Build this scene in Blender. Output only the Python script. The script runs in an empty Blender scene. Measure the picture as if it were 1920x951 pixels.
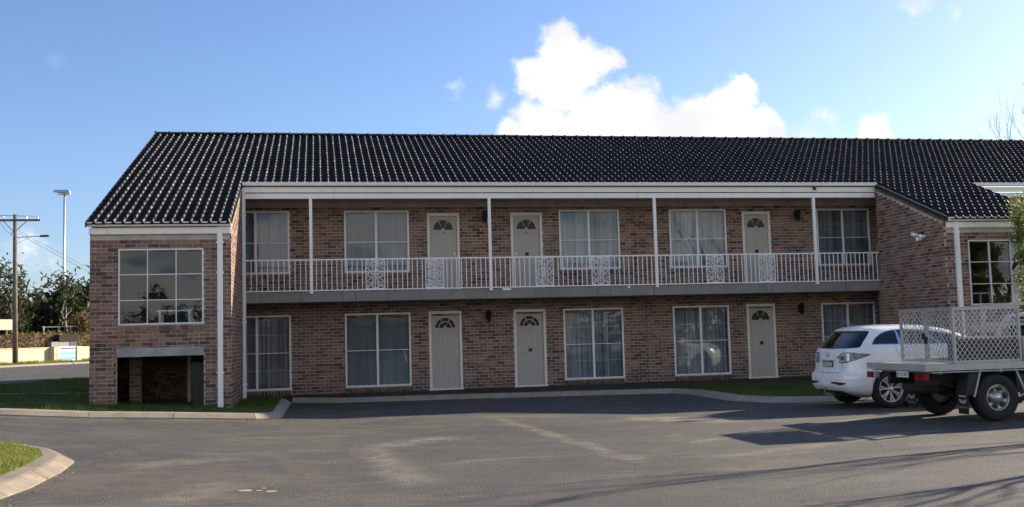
import bpy, bmesh, math, random
import numpy as np
from mathutils import Vector, Matrix
random.seed(7); RNG = np.random.default_rng(7)
SC = bpy.context.scene
COL = SC.collection

# ------------------------------------------------------------------ camera
YAW, PITCH, ROLL, EYE = 0.1869, 0.0787, 0.0272, 1.436
_fw = Vector((math.sin(YAW)*math.cos(PITCH), math.cos(YAW)*math.cos(PITCH), math.sin(PITCH)))
_rt = Vector((math.cos(YAW), -math.sin(YAW), 0)); _up = _rt.cross(_fw)
_r = _rt*math.cos(ROLL)-_up*math.sin(ROLL); _u = _rt*math.sin(ROLL)+_up*math.cos(ROLL)
cam = bpy.data.cameras.new('camera'); camo = bpy.data.objects.new('camera', cam); COL.objects.link(camo)
m = Matrix((_r, _u, -_fw)).transposed().to_4x4(); m.translation = (0, 0, EYE)
camo.matrix_world = m
cam.sensor_fit = 'HORIZONTAL'; cam.sensor_width = 36; cam.lens = 36*1915.5/1920
cam.clip_start = 0.1; cam.clip_end = 4000
SC.camera = camo

# ------------------------------------------------------------------ light
SUN = Vector((2.2, 0.88, 1.0)).normalized()
SUN_EL = math.asin(SUN.z); SUN_AZ = math.atan2(SUN.x, SUN.y)
SKY_STRENGTH, SUN_STRENGTH, EXPOSURE = 0.089, 5.0, 1.15
sun = bpy.data.lights.new('sun', 'SUN'); sun.energy = SUN_STRENGTH; sun.angle = math.radians(0.53); sun.color = (1, .87, .68)
suno = bpy.data.objects.new('sun', sun); COL.objects.link(suno)
suno.rotation_euler = SUN.to_track_quat('Z', 'Y').to_euler(); suno.location = (30, 20, 30)
SC.view_settings.view_transform = 'Standard'; SC.view_settings.look = 'None'
SC.view_settings.gamma = 1; SC.view_settings.exposure = EXPOSURE; SC.view_settings.use_curve_mapping = False

class NT:
    """tiny node helper"""
    def __init__(s, tree): s.t = tree; s.n = tree.nodes; s.l = tree.links
    def new(s, typ, **kw):
        n = s.n.new(typ)
        for k, v in kw.items():
            if k == 'inp':
                for i, val in v.items():
                    if isinstance(val, bpy.types.NodeSocket): s.l.new(val, n.inputs[i])
                    else: n.inputs[i].default_value = val
            else: setattr(n, k, v)
        return n
    def math(s, op, a, b=0.0, c=0.0, clamp=False):
        n = s.new('ShaderNodeMath', operation=op, use_clamp=clamp, inp={0: a, 1: b, 2: c}); return n.outputs[0]
    def vmath(s, op, a, b=(0, 0, 0)):
        n = s.new('ShaderNodeVectorMath', operation=op)
        for i, v in ((0, a), (1, b)):
            if isinstance(v, bpy.types.NodeSocket): s.l.new(v, n.inputs[i])
            else: n.inputs[i].default_value = v
        return n
    def mix(s, fac, a, b, blend='MIX'):
        n = s.new('ShaderNodeMix', data_type='RGBA', blend_type=blend)
        for i, v in ((0, fac), (6, a), (7, b)):
            if isinstance(v, bpy.types.NodeSocket): s.l.new(v, n.inputs[i])
            elif i == 0: n.inputs[i].default_value = v
            else: n.inputs[i].default_value = tuple(v)+((1,) if len(v) == 3 else ())
        return n.outputs[2]
    def noise(s, vec, scale, detail=4, rough=.55, dist=0):
        n = s.new('ShaderNodeTexNoise', inp={'Scale': scale, 'Detail': detail, 'Roughness': rough, 'Distortion': dist})
        s.l.new(vec, n.inputs['Vector']); return n.outputs[0]
    def maprange(s, v, a, b, c=0, d=1, smooth=False):
        n = s.new('ShaderNodeMapRange', interpolation_type='SMOOTHSTEP' if smooth else 'LINEAR', clamp=True,
                  inp={0: v, 1: a, 2: b, 3: c, 4: d}); return n.outputs[0]
    def ramp(s, fac, stops, const=False):
        n = s.new('ShaderNodeValToRGB'); e = n.color_ramp.elements
        if const: n.color_ramp.interpolation = 'CONSTANT'
        while len(e) < len(stops): e.new(.5)
        for el, (p, c) in zip(e, stops): el.position = p; el.color = tuple(c)+(1,)
        s.l.new(fac, n.inputs[0]); return n.outputs[0]

# ---- world: physical sky with a bank of cumulus ahead
w = bpy.data.worlds.new('World'); SC.world = w; w.use_nodes = True
T = NT(w.node_tree); T.n.clear()
sky = T.new('ShaderNodeTexSky', sky_type='NISHITA', sun_disc=False, sun_elevation=SUN_EL, sun_rotation=SUN_AZ,
            altitude=250, air_density=1.0, dust_density=1.0, ozone_density=5.0)
SKYC = T.mix(1, sky.outputs[0], (1.05, .965, 1.0), 'MULTIPLY')     # camera white balance
tc = T.new('ShaderNodeTexCoord').outputs['Generated']
def pdir(px, py):
    v = _r*((px-960)/1915.5)-_u*((py-475.5)/1915.5)+_fw; return v.normalized()
CLOUDS = [(1052,92,66,1),(1096,122,66,1),(1015,150,66,1),(1050,165,66,1),(1132,112,40,.9),
          (1185,212,80,1),(1120,244,92,1),(1020,256,84,1),(965,262,50,.9),(1250,252,74,1),
          (1362,208,66,1),(1388,180,42,.9),(1320,258,92,1),(1420,248,64,1),
          (1640,254,42,.85),(1530,268,80,.5),(925,185,44,.30),(858,172,34,.26),
          (97,110,50,.17),(1728,14,34,.44),(1784,24,26,.34),(66,480,66,.40),(10,512,52,.36)]
warp = T.new('ShaderNodeTexNoise', inp={'Scale': 26.0, 'Detail': 5.0, 'Roughness': .6}); T.l.new(tc, warp.inputs['Vector'])
wv = T.vmath('SUBTRACT', warp.outputs[1], (.5, .5, .5)).outputs[0]
sc_ = T.vmath('SCALE', wv); sc_.inputs['Scale'].default_value = .042
pv = T.vmath('ADD', tc, sc_.outputs[0]).outputs[0]
B = None
for px, py, r, wgt in CLOUDS:
    d = T.vmath('DISTANCE', pv, tuple(pdir(px, py))).outputs['Value']
    b = T.maprange(d, r*1.15/1915, r*.25/1915, 0, wgt, True)
    B = b if B is None else T.math('SMOOTH_MAX', B, b, .12)
n1 = T.noise(tc, 40, 7, .62); sxyz = T.new('ShaderNodeSeparateXYZ'); T.l.new(tc, sxyz.inputs[0]); el = T.math('MAXIMUM', sxyz.outputs[2], 0.0)
cdiv = T.vmath('DIVIDE', tc); cmb = T.new('ShaderNodeCombineXYZ'); ez = T.math('ADD', el, .22)
for k in range(3): T.l.new(ez, cmb.inputs[k])
T.l.new(cmb.outputs[0], cdiv.inputs[1]); n2 = T.noise(cdiv.outputs[0], 1.5, 6, .6)          # level layer in perspective for the added fill cloud
thr = T.maprange(el, .08, .75, .36, .60)
dens = T.math('ADD', B, T.math('MULTIPLY', T.math('MULTIPLY', T.math('SUBTRACT', n1, .5), 1.05), T.maprange(B, 0, .3)))
# bright cumulus added outside the view, massed low to fill the shaded walls
vd = T.vmath('DOT_PRODUCT', tc, tuple(_fw)).outputs['Value']
far = T.math('MULTIPLY', T.maprange(T.math('SUBTRACT', n2, thr), 0, .13, 0, 1, True), T.maprange(vd, .55, .15, 0, 1, True))
mask = T.maprange(dens, .15, .76, 0, 1, True)
offv = T.vmath('ADD', tc, tuple(SUN*.035)).outputs[0]
n3 = T.noise(offv, 12, 3, .5); n4 = T.noise(tc, 12, 3, .5)
shade = T.maprange(T.math('SUBTRACT', n3, n4), -.05, .11, 1.0, .80)
cl = T.mix(1, (6.0, 6.0, 6.1), shade, 'MULTIPLY')
skyc = T.mix(far, SKYC, (7.2, 7.0, 6.7))
bg0 = T.new('ShaderNodeBackground', inp={0: skyc, 1: SKY_STRENGTH})                                   # sky with the added fill cloud
bg1 = T.new('ShaderNodeBackground', inp={0: T.mix(mask, SKYC, cl), 1: SKY_STRENGTH})         # the quarter holding the cloud bank
mxw = T.new('ShaderNodeMixShader'); T.l.new(T.math('GREATER_THAN', vd, .74), mxw.inputs[0]); T.l.new(bg0.outputs[0], mxw.inputs[1]); T.l.new(bg1.outputs[0], mxw.inputs[2])
out = T.new('ShaderNodeOutputWorld'); T.l.new(mxw.outputs[0], out.inputs[0])

# ------------------------------------------------------------------ helpers
def link(o, parent=None):
    COL.objects.link(o)
    if parent: o.parent = parent
    return o
def woff(o):
    v = Vector((0, 0, 0))
    while o is not None: v += Vector(o.location); o = o.parent
    return v
def tag(o, label=None, cat=None, group=None, kind=None):
    for k, v in (('label', label), ('category', cat), ('group', group), ('kind', kind)):
        if v: o[k] = v
    return o
def thing(name, loc, label, cat, group=None, rz=0):
    o = link(bpy.data.objects.new(name, None)); o.location = loc; o.rotation_euler = (0, 0, rz)
    o.empty_display_size = .2
    return tag(o, label, cat, group)
class MB:
    def __init__(s): s.v = []; s.f = []; s.r = []; s.m = []; s.rn = 0.0; s.mi = 0; s.sm = []; s.smooth = False
    def add(s, vs, fs):
        b = len(s.v); s.v += [tuple(p) for p in vs]
        for f in fs: s.f.append([b+i for i in f]); s.r.append(s.rn); s.m.append(s.mi); s.sm.append(s.smooth)
        return s
    def box(s, x0, x1, y0, y1, z0, z1):
        return s.add([(x0,y0,z0),(x1,y0,z0),(x1,y1,z0),(x0,y1,z0),(x0,y0,z1),(x1,y0,z1),(x1,y1,z1),(x0,y1,z1)],
                     [(0,3,2,1),(4,5,6,7),(0,1,5,4),(1,2,6,5),(2,3,7,6),(3,0,4,7)])
    def obox(s, O, U, V, N):     # box from origin with three edge vectors
        O, U, V, N = map(Vector, (O, U, V, N))
        p = [O, O+U, O+U+V, O+V]; p += [q+N for q in p]
        return s.add(p, [(0,3,2,1),(4,5,6,7),(0,1,5,4),(1,2,6,5),(2,3,7,6),(3,0,4,7)])
    def prism(s, poly, axis, a, b):   # 2D polygon extruded along axis: x->(y,z) y->(x,z) z->(x,y)
        def P(p, t): return {'x': (t, p[0], p[1]), 'y': (p[0], t, p[1]), 'z': (p[0], p[1], t)}[axis]
        n = len(poly); vs = [P(p, a) for p in poly]+[P(p, b) for p in poly]
        return s.add(vs, [tuple(range(n)), tuple(range(2*n-1, n-1, -1))]+[(i, i+n, (i+1) % n+n, (i+1) % n) for i in range(n)])
    def tube(s, pts, rad, n=8, cap=True):
        pts = [Vector(p) for p in pts]; rad = rad if isinstance(rad, (list, tuple)) else [rad]*len(pts)
        vs = []; ref = None
        for i, p in enumerate(pts):
            d = (pts[min(i+1, len(pts)-1)]-pts[max(i-1, 0)]).normalized()
            if ref is None: ref = d.orthogonal().normalized()
            a = (ref-d*ref.dot(d)); a = a.normalized() if a.length > 1e-6 else d.orthogonal().normalized(); ref = a; b = d.cross(a)
            for k in range(n):
                t = 2*math.pi*k/n; vs.append(p+(a*math.cos(t)+b*math.sin(t))*rad[i])
        fs = [(i*n+k, i*n+(k+1) % n, (i+1)*n+(k+1) % n, (i+1)*n+k) for i in range(len(pts)-1) for k in range(n)]
        if cap: fs += [tuple(range(n-1, -1, -1)), tuple((len(pts)-1)*n+k for k in range(n))]
        return s.add(vs, fs)
    def lathe(s, prof, n=32, axis='y', c=(0, 0, 0)):   # prof: (radius, height along axis)
        vs = []
        for k in range(n):
            t = 2*math.pi*k/n
            for r, h in prof:
                q = (r*math.cos(t), r*math.sin(t))
                p = {'y': (q[0], h, q[1]), 'z': (q[0], q[1], h), 'x': (h, q[0], q[1])}[axis]
                vs.append((p[0]+c[0], p[1]+c[1], p[2]+c[2]))
        L = len(prof)
        return s.add(vs, [(k*L+i, ((k+1) % n)*L+i, ((k+1) % n)*L+i+1, k*L+i+1) for k in range(n) for i in range(L-1)])
    def grid(s, P):  # P: rows of points
        R, Cn = len(P), len(P[0])
        return s.add([q for row in P for q in row], [(i*Cn+j, i*Cn+j+1, (i+1)*Cn+j+1, (i+1)*Cn+j) for i in range(R-1) for j in range(Cn-1)])
    def mesh(s, name, mats, off=(0, 0, 0), smooth=None, recalc=True):
        me = bpy.data.meshes.new(name)
        V = np.array(s.v, float).reshape(-1, 3)-np.array(off, float)
        me.from_pydata(V.tolist(), [], s.f)
        for mt in (mats if isinstance(mats, (list, tuple)) else [mats]): me.materials.append(mt)
        if any(s.r):
            at = me.attributes.new('rnd', 'FLOAT', 'FACE'); at.data.foreach_set('value', s.r)
        if any(s.m): me.polygons.foreach_set('material_index', s.m)
        if recalc:
            bm = bmesh.new(); bm.from_mesh(me); bmesh.ops.recalc_face_normals(bm, faces=bm.faces); bm.to_mesh(me); bm.free()
        if smooth is True: me.polygons.foreach_set('use_smooth', [True]*len(me.polygons))
        elif any(s.sm): me.polygons.foreach_set('use_smooth', s.sm)
        me.update(); return me
    def build(s, name, mats, parent=None, world=True, smooth=None, recalc=True, at=None):
        off = woff(parent) if (world and parent) else Vector((0, 0, 0))
        if at is not None: off = Vector(at)
        o = bpy.data.objects.new(name, s.mesh(name, mats, off, smooth, recalc)); link(o, parent)
        if at is not None: o.location = Vector(at)-(woff(parent) if parent else Vector((0, 0, 0)))
        return o
def inst(name, me, loc, parent, rot=(0, 0, 0), scale=None, world=True):
    o = bpy.data.objects.new(name, me); link(o, parent)
    o.location = Vector(loc)-(woff(parent) if (parent and world) else Vector((0, 0, 0))); o.rotation_euler = rot
    if scale: o.scale = scale
    return o
def textmesh(txt, size, mat_, name, loc, rot, parent, world=True, ext=.002):
    cu = bpy.data.curves.new(name, 'FONT'); cu.body = txt; cu.size = size; cu.extrude = ext; cu.align_x = 'CENTER'; cu.align_y = 'CENTER'
    o = bpy.data.objects.new(name, cu); COL.objects.link(o)
    dg = bpy.context.evaluated_depsgraph_get(); me = bpy.data.meshes.new_from_object(o.evaluated_get(dg))
    bpy.data.objects.remove(o); me.materials.clear(); me.materials.append(mat_)
    o = inst(name, me, loc, parent, rot, world=world)
    if len(txt) > 1: o['kind'] = 'stuff'      # a few pixels wide: letters stay joined
    return o

# ------------------------------------------------------------------ materials
def mat(name, col, rough=.6, metal=0.0, var=0.0, vscale=3.0, bump=0.0, bscale=40.0, spec=.5, col2=None, coat=0.0, streak=0.0, trans=None):
    mt = bpy.data.materials.new(name); mt.use_nodes = True; t = NT(mt.node_tree); bs = t.n['Principled BSDF']
    pos = t.new('ShaderNodeNewGeometry').outputs['Position']
    c = tuple(col)+(1,)
    if streak:
        va = t.vmath('MULTIPLY', pos, (9, 9, .9)).outputs[0]
        dirt = t.math('MULTIPLY', t.maprange(t.noise(va, 1.0, 5, .7), .50, .78), t.maprange(t.noise(pos, 1.3, 4, .6), .35, .65, .25, 1))
        cc = t.mix(t.math('MULTIPLY', dirt, streak), col, tuple(x*.35 for x in (col[0], col[1]*.95, col[2]*.82)))
        cc = t.mix(t.maprange(t.noise(pos, vscale, 6, .6), .35, .7, 0, .5), cc, tuple(x*(1-2*var) for x in col))
        t.l.new(cc, bs.inputs['Base Color']); bs.inputs['Roughness'].default_value = rough
    elif var or col2:
        n = t.noise(pos, vscale, 6, .6)
        a = tuple(x*(1-var) for x in col); b = tuple(min(1, x*(1+var)) for x in (col2 or col))
        cc = t.mix(t.maprange(n, .3, .7), a, b); t.l.new(cc, bs.inputs['Base Color'])
        rr = t.maprange(t.noise(pos, vscale*2.3, 4), .3, .7, max(.02, rough-.08), min(1, rough+.08)); t.l.new(rr, bs.inputs['Roughness'])
    else:
        bs.inputs['Base Color'].default_value = c; bs.inputs['Roughness'].default_value = rough
    bs.inputs['Metallic'].default_value = metal; bs.inputs['Specular IOR Level'].default_value = spec
    bs.inputs['Coat Weight'].default_value = coat; bs.inputs['Coat Roughness'].default_value = .04
    if bump:
        b = t.new('ShaderNodeBump', inp={'Strength': bump, 'Distance': .01}); t.l.new(t.noise(pos, bscale, 6, .65), b.inputs['Height'])
        t.l.new(b.outputs[0], bs.inputs['Normal'])
    if trans:   # thin leaf: some light passes
        tr = t.new('ShaderNodeBsdfTranslucent', inp={0: tuple(trans)+(1,)}); ad = t.new('ShaderNodeMixShader', inp={0: .4})
        o = t.n['Material Output']; t.l.new(bs.outputs[0], ad.inputs[1]); t.l.new(tr.outputs[0], ad.inputs[2]); t.l.new(ad.outputs[0], o.inputs[0])
    return mt
def rnd_node(t):   # per-piece random: face attribute on joined meshes, object random on single pieces
    at = t.new('ShaderNodeAttribute', attribute_name='rnd'); oi = t.new('ShaderNodeObjectInfo')
    return t.math('FRACT', t.math('ADD', at.outputs['Fac'], oi.outputs['Random']))
def brick_mat():
    mt = bpy.data.materials.new('brick'); mt.use_nodes = True; t = NT(mt.node_tree); bs = t.n['Principled BSDF']
    pos = t.new('ShaderNodeNewGeometry').outputs['Position']; r = rnd_node(t)
    cols = [(.150,.084,.068),(.235,.140,.112),(.175,.130,.105),(.045,.036,.037),(.105,.055,.049),(.240,.175,.138),(.128,.085,.067),
            (.190,.112,.094),(.066,.048,.047),(.245,.146,.116),(.150,.100,.085),(.215,.155,.126),(.058,.046,.050),(.252,.155,.124)]
    cols = [tuple(min(.5, v*s) for v, s in zip(k, (1.21, 1.09, .99))) for k in cols]
    c = t.ramp(r, [(i/len(cols), k) for i, k in enumerate(cols)], True)
    n = t.noise(pos, 14, 6, .65); n2 = t.noise(pos, 90, 4, .6); n3 = t.noise(pos, .7, 5, .6)
    c = t.mix(t.maprange(n, .45, .75, 0, .45), c, (.30, .21, .16))
    c = t.mix(t.maprange(n2, .5, .8, 0, .6), c, (.075, .052, .045))
    c = t.mix(t.maprange(n3, .42, .68, 0, .55), c, (.18, .145, .12))
    sp3 = t.new('ShaderNodeSeparateXYZ'); t.l.new(pos, sp3.inputs[0])                  # rising damp and splash dirt near the ground
    damp = t.math('SUBTRACT', t.math('MULTIPLY', t.noise(pos, 2.2, 5, .65), 1.5), t.math('ADD', sp3.outputs[2], .25))
    c = t.mix(t.maprange(damp, 0, .5, 0, .6), c, (.075, .066, .055))
    t.l.new(c, bs.inputs['Base Color']); bs.inputs['Roughness'].default_value = .85; bs.inputs['Specular IOR Level'].default_value = .25
    b = t.new('ShaderNodeBump', inp={'Strength': .55, 'Distance': .006}); t.l.new(t.noise(pos, 60, 6, .7), b.inputs['Height']); t.l.new(b.outputs[0], bs.inputs['Normal'])
    return mt
def glass_mat(name, tint=(.72, .76, .78), boost=1.35, wav=.012):
    mt = bpy.data.materials.new(name); mt.use_nodes = True; t = NT(mt.node_tree); t.n.remove(t.n['Principled BSDF'])
    pos = t.new('ShaderNodeNewGeometry').outputs['Position']
    bp = t.new('ShaderNodeBump', inp={'Strength': wav, 'Distance': .4}); t.l.new(t.noise(pos, .9, 2, .4), bp.inputs['Height'])
    fr = t.new('ShaderNodeFresnel', inp={0: 1.5}); f = t.math('MULTIPLY', fr.outputs[0], boost, clamp=True)
    tr = t.new('ShaderNodeBsdfTransparent', inp={0: tuple(tint)+(1,)}); gl = t.new('ShaderNodeBsdfGlossy', inp={0: (.95, .97, 1, 1), 1: .012})
    t.l.new(bp.outputs[0], gl.inputs['Normal'])
    mx = t.new('ShaderNodeMixShader'); t.l.new(f, mx.inputs[0]); t.l.new(tr.outputs[0], mx.inputs[1]); t.l.new(gl.outputs[0], mx.inputs[2])
    t.l.new(mx.outputs[0], t.n['Material Output'].inputs[0]); return mt
def leaf_mat(name, a, b, trans):
    mt = bpy.data.materials.new(name); mt.use_nodes = True; t = NT(mt.node_tree); bs = t.n['Principled BSDF']
    r = rnd_node(t); c = t.mix(r, a, b); t.l.new(c, bs.inputs['Base Color']); bs.inputs['Roughness'].default_value = .55; bs.inputs['Specular IOR Level'].default_value = .3
    tr = t.new('ShaderNodeBsdfTranslucent'); t.l.new(t.mix(1, c, trans, 'MULTIPLY'), tr.inputs[0])
    mx = t.new('ShaderNodeMixShader', inp={0: .42}); t.l.new(bs.outputs[0], mx.inputs[1]); t.l.new(tr.outputs[0], mx.inputs[2])
    t.l.new(mx.outputs[0], t.n['Material Output'].inputs[0]); return mt
def asphalt_mat():
    mt = bpy.data.materials.new('asphalt'); mt.use_nodes = True; t = NT(mt.node_tree); bs = t.n['Principled BSDF']
    pos = t.new('ShaderNodeNewGeometry').outputs['Position']
    fine = t.noise(pos, 70, 4, .75); grit = t.noise(pos, 30, 4, .85); agg = t.new('ShaderNodeTexVoronoi', inp={'Scale': 75.0}); t.l.new(pos, agg.inputs['Vector'])
    mid = t.noise(pos, 1.1, 7, .62, .6); big = t.noise(pos, .22, 5, .6); bl = t.noise(pos, 4.5, 5, .7)
    c = t.mix(t.maprange(big, .35, .65), (.042, .0415, .043), (.080, .074, .067))
    c = t.mix(t.maprange(mid, .48, .70, 0, .65), c, (.118, .104, .088))
    c = t.mix(t.maprange(bl, .60, .75, 0, .4), c, (.042, .042, .045))
    c = t.mix(t.maprange(fine, .5, .72, 0, .55), c, (.17, .16, .15))
    c = t.mix(t.maprange(agg.outputs['Distance'], .0, .35, .55, 0), c, (.03, .03, .032))
    c = t.mix(t.maprange(grit, .54, .72, 0, .75), c, (.21, .20, .19)); c = t.mix(t.maprange(grit, .46, .30, 0, .75), c, (.024, .024, .026))
    wp = t.new('ShaderNodeTexNoise', inp={'Scale': 1.1, 'Detail': 4.0}); t.l.new(pos, wp.inputs['Vector']); wq = t.vmath('SCALE', wp.outputs[1]); wq.inputs['Scale'].default_value = 1.1
    cr = t.new('ShaderNodeTexVoronoi', feature='DISTANCE_TO_EDGE', inp={'Scale': .42}); t.l.new(t.vmath('ADD', pos, wq.outputs[0]).outputs[0], cr.inputs['Vector'])
    c = t.mix(t.math('MULTIPLY', t.maprange(cr.outputs['Distance'], .012, .003), t.maprange(t.noise(pos, .35, 3), .54, .64, 0, .6)), c, (.02, .02, .02))
    oil = t.noise(pos, 1.9, 3, .5); c = t.mix(t.maprange(oil, .66, .74, 0, .55), c, (.026, .026, .028))
    # wind-blown dust: long faint trails and drifts lying across the yard
    sep = t.new('ShaderNodeSeparateXYZ'); t.l.new(pos, sep.inputs[0]); X, Y = sep.outputs[0], sep.outputs[1]
    cz = t.new('ShaderNodeCombineXYZ'); t.l.new(t.math('MULTIPLY', X, .35), cz.inputs[0]); t.l.new(t.math('MULTIPLY', Y, 1.6), cz.inputs[1])
    st = t.noise(cz.outputs[0], 1.3, 6, .65, 1.2)
    c = t.mix(t.maprange(st, .54, .74, 0, .6), c, (.175, .150, .122))
    wob = t.math('MULTIPLY', t.math('SUBTRACT', t.noise(pos, 1.7, 5, .65), .5), .55); brk = t.noise(pos, 2.6, 6, .7)
    def seg(x0, y0, x1, y1, wd, col, amt):
        nonlocal c
        L = math.hypot(x1-x0, y1-y0); ux, uy = (x1-x0)/L, (y1-y0)/L
        dx = t.math('SUBTRACT', X, x0); dy = t.math('SUBTRACT', Y, y0)
        al = t.math('ADD', t.math('MULTIPLY', dx, ux), t.math('MULTIPLY', dy, uy))
        pe = t.math('ADD', t.math('ADD', t.math('MULTIPLY', dx, -uy), t.math('MULTIPLY', dy, ux)), wob)
        f = t.math('MULTIPLY', t.maprange(t.math('ABSOLUTE', pe), wd, wd*.15, 0, 1, True), t.maprange(t.math('ABSOLUTE', t.math('SUBTRACT', al, L/2)), L/2+.3, L/2-.5, 0, 1, True))
        f = t.math('MULTIPLY', t.math('MULTIPLY', f, amt), t.maprange(brk, .36, .60))
        c = t.mix(f, c, col)
    D = (.26, .225, .18)
    seg(-3.2, 12.0, .2, 12.6, 1.5, (.125, .100, .075), .75); seg(-2.4, 10.2, 1.0, 10.6, 1.0, (.14, .112, .085), .6); seg(3.3, 20.6, 3.95, 12.3, .24, D, .5); seg(.7, 15.5, 1.1, 11.4, .42, D, .6); seg(.7, 15.7, 2.2, 16.6, .6, D, .7); seg(5.6, 18.7, 7.4, 17.2, .8, D, .95)
    seg(-1.6, 17.3, .6, 17.7, .12, D, .5); seg(-2.6, 13.4, -1.0, 14.6, .5, (.20, .17, .13), .6); seg(-1.6, 10.2, -1.0, 12.2, .35, (.22, .19, .15), .6)
    seg(4.4, 11.2, 5.8, 11.9, .5, (.19, .13, .09), .55); seg(5.2, 14.2, 9.6, 16.8, .18, D, .6); seg(4.8, 12.4, 9.4, 14.4, .25, D, .5); seg(2.0, 12.2, 3.4, 12.9, .9, (.045, .047, .055), .6)
    seg(1.0, 21.6, 5.0, 19.6, .4, D, .35); seg(-6.5, 20.9, -.8, 20.95, .25, (.20, .18, .145), .6); seg(1.4, 13.2, 2.6, 13.5, .05, (.3, .28, .24), .6)
    t.l.new(c, bs.inputs['Base Color']); bs.inputs['Roughness'].default_value = .82; bs.inputs['Specular IOR Level'].default_value = .35
    h = t.math('ADD', t.math('MULTIPLY', agg.outputs['Distance'], .8), t.math('MULTIPLY', fine, .6))
    b = t.new('ShaderNodeBump', inp={'Strength': .8, 'Distance': .012}); t.l.new(t.math('ADD', h, grit), b.inputs['Height']); t.l.new(b.outputs[0], bs.inputs['Normal'])
    return mt
def ground_mat(name, a, b, c_, sc=2.0, bump=.5):
    mt = bpy.data.materials.new(name); mt.use_nodes = True; t = NT(mt.node_tree); bs = t.n['Principled BSDF']
    pos = t.new('ShaderNodeNewGeometry').outputs['Position']
    c = t.mix(t.maprange(t.noise(pos, sc, 6, .65), .35, .65), a, b); c = t.mix(t.maprange(t.noise(pos, sc*9, 5, .7), .5, .75), c, c_)
    t.l.new(c, bs.inputs['Base Color']); bs.inputs['Roughness'].default_value = .9; bs.inputs['Specular IOR Level'].default_value = .2
    bp = t.new('ShaderNodeBump', inp={'Strength': bump, 'Distance': .03}); t.l.new(t.noise(pos, sc*16, 5, .7), bp.inputs['Height']); t.l.new(bp.outputs[0], bs.inputs['Normal'])
    return mt

K = {}
K['brick'] = brick_mat(); K['mortar'] = mat('mortar', (.46, .385, .33), .95, var=.22, vscale=5, bump=.4, bscale=80)
K['white'] = mat('white_paint', (.84, .84, .84), .4, var=.04, vscale=2.5, streak=.45); K['cream'] = mat('cream_paint', (.84, .825, .79), .45, var=.05, vscale=1.5, streak=.5)
K['alu'] = mat('window_aluminium', (.72, .73, .74), .4, var=.04); K['soffit'] = mat('soffit_board', (.34, .31, .27), .7, var=.1)
K['concrete'] = mat('balcony_concrete', (.24, .235, .215), .85, var=.16, vscale=1.7, bump=.3, bscale=30, streak=.9)
K['lintel'] = mat('lintel_concrete', (.30, .31, .31), .8, var=.25, vscale=4, bump=.25)
K['kerb2'] = mat('weathered_kerb', (.215, .18, .14), .9, var=.25, vscale=4, bump=.4, bscale=50); K['kerb'] = mat('kerb_concrete', (.30, .255, .20), .85, var=.2, vscale=3, bump=.35, bscale=50); K['path'] = mat('path_concrete', (.16, .145, .125), .9, var=.3, vscale=1.5, bump=.3)  # island kerb mixed darker than the other kerb concrete
K['soil'] = ground_mat('garden_soil', (.05, .04, .032), (.075, .058, .045), (.03, .028, .022), 3)
K['asphalt'] = asphalt_mat()
K['lawn'] = ground_mat('lawn', (.06, .095, .022), (.10, .125, .034), (.13, .13, .05), 1.2)
K['ground'] = ground_mat('ground', (.085, .10, .04), (.12, .11, .06), (.14, .12, .08), .25)
K['blade'] = leaf_mat('grass_blade', (.05, .085, .014), (.11, .135, .035), (.9, 1, .4)); K['sunblade'] = leaf_mat('sunny_grass_blade', (.15, .18, .03), (.30, .29, .08), (1, 1, .45))  # one blade darkened for shade, the other drier and brightened for sun
K['glass'] = glass_mat('window_glass'); K['tint'] = mat('tinted_glass', (.006, .007, .009), .03, spec=.6, coat=.3)
K['doorglass'] = mat('dark_door_glass', (.010, .011, .013), .22, spec=.22); K['door'] = mat('door_paint', (.40, .375, .33), .5, var=.05, streak=.15)
K['doorframe'] = mat('door_frame_paint', (.72, .68, .61), .5, var=.07, streak=.3); K['black'] = mat('black_plastic', (.012, .012, .013), .5); K['steel'] = mat('steel', (.5, .5, .5), .3, 1.0)
K['curtain'] = mat('sheer_curtain', (.36, .375, .39), .9, var=.1, vscale=6); K['curtain2'] = mat('curtain_pale', (.37, .41, .44), .9, var=.08, vscale=5)
K['blind'] = mat('roller_blind', (.26, .285, .30), .8, var=.04); 
for kk in ('curtain', 'curtain2', 'blind'):      # fold shading painted into the cloth as darker and lighter vertical bands
    t_ = NT(K[kk].node_tree); bs_ = t_.n['Principled BSDF']; lk = bs_.inputs['Base Color'].links[0].from_socket; p_ = t_.new('ShaderNodeNewGeometry').outputs['Position']
    f_ = t_.maprange(t_.noise(t_.vmath('MULTIPLY', p_, (13, .3, .25)).outputs[0], 1.0, 4, .6), .32, .68, .45 if kk != 'blind' else .8, 1.35 if kk != 'blind' else 1.1)
    cmb_ = t_.new('ShaderNodeCombineColor'); [t_.l.new(f_, cmb_.inputs[i]) for i in range(3)]; t_.l.new(t_.mix(1, lk, cmb_.outputs[0], 'MULTIPLY'), bs_.inputs['Base Color'])
K['iron'] = mat('dark_iron', (.02, .018, .017), .5)
K['room'] = mat('room_wall', (.20, .19, .18), .8, var=.06); K['carpet'] = mat('carpet', (.06, .05, .05), .95)
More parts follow.
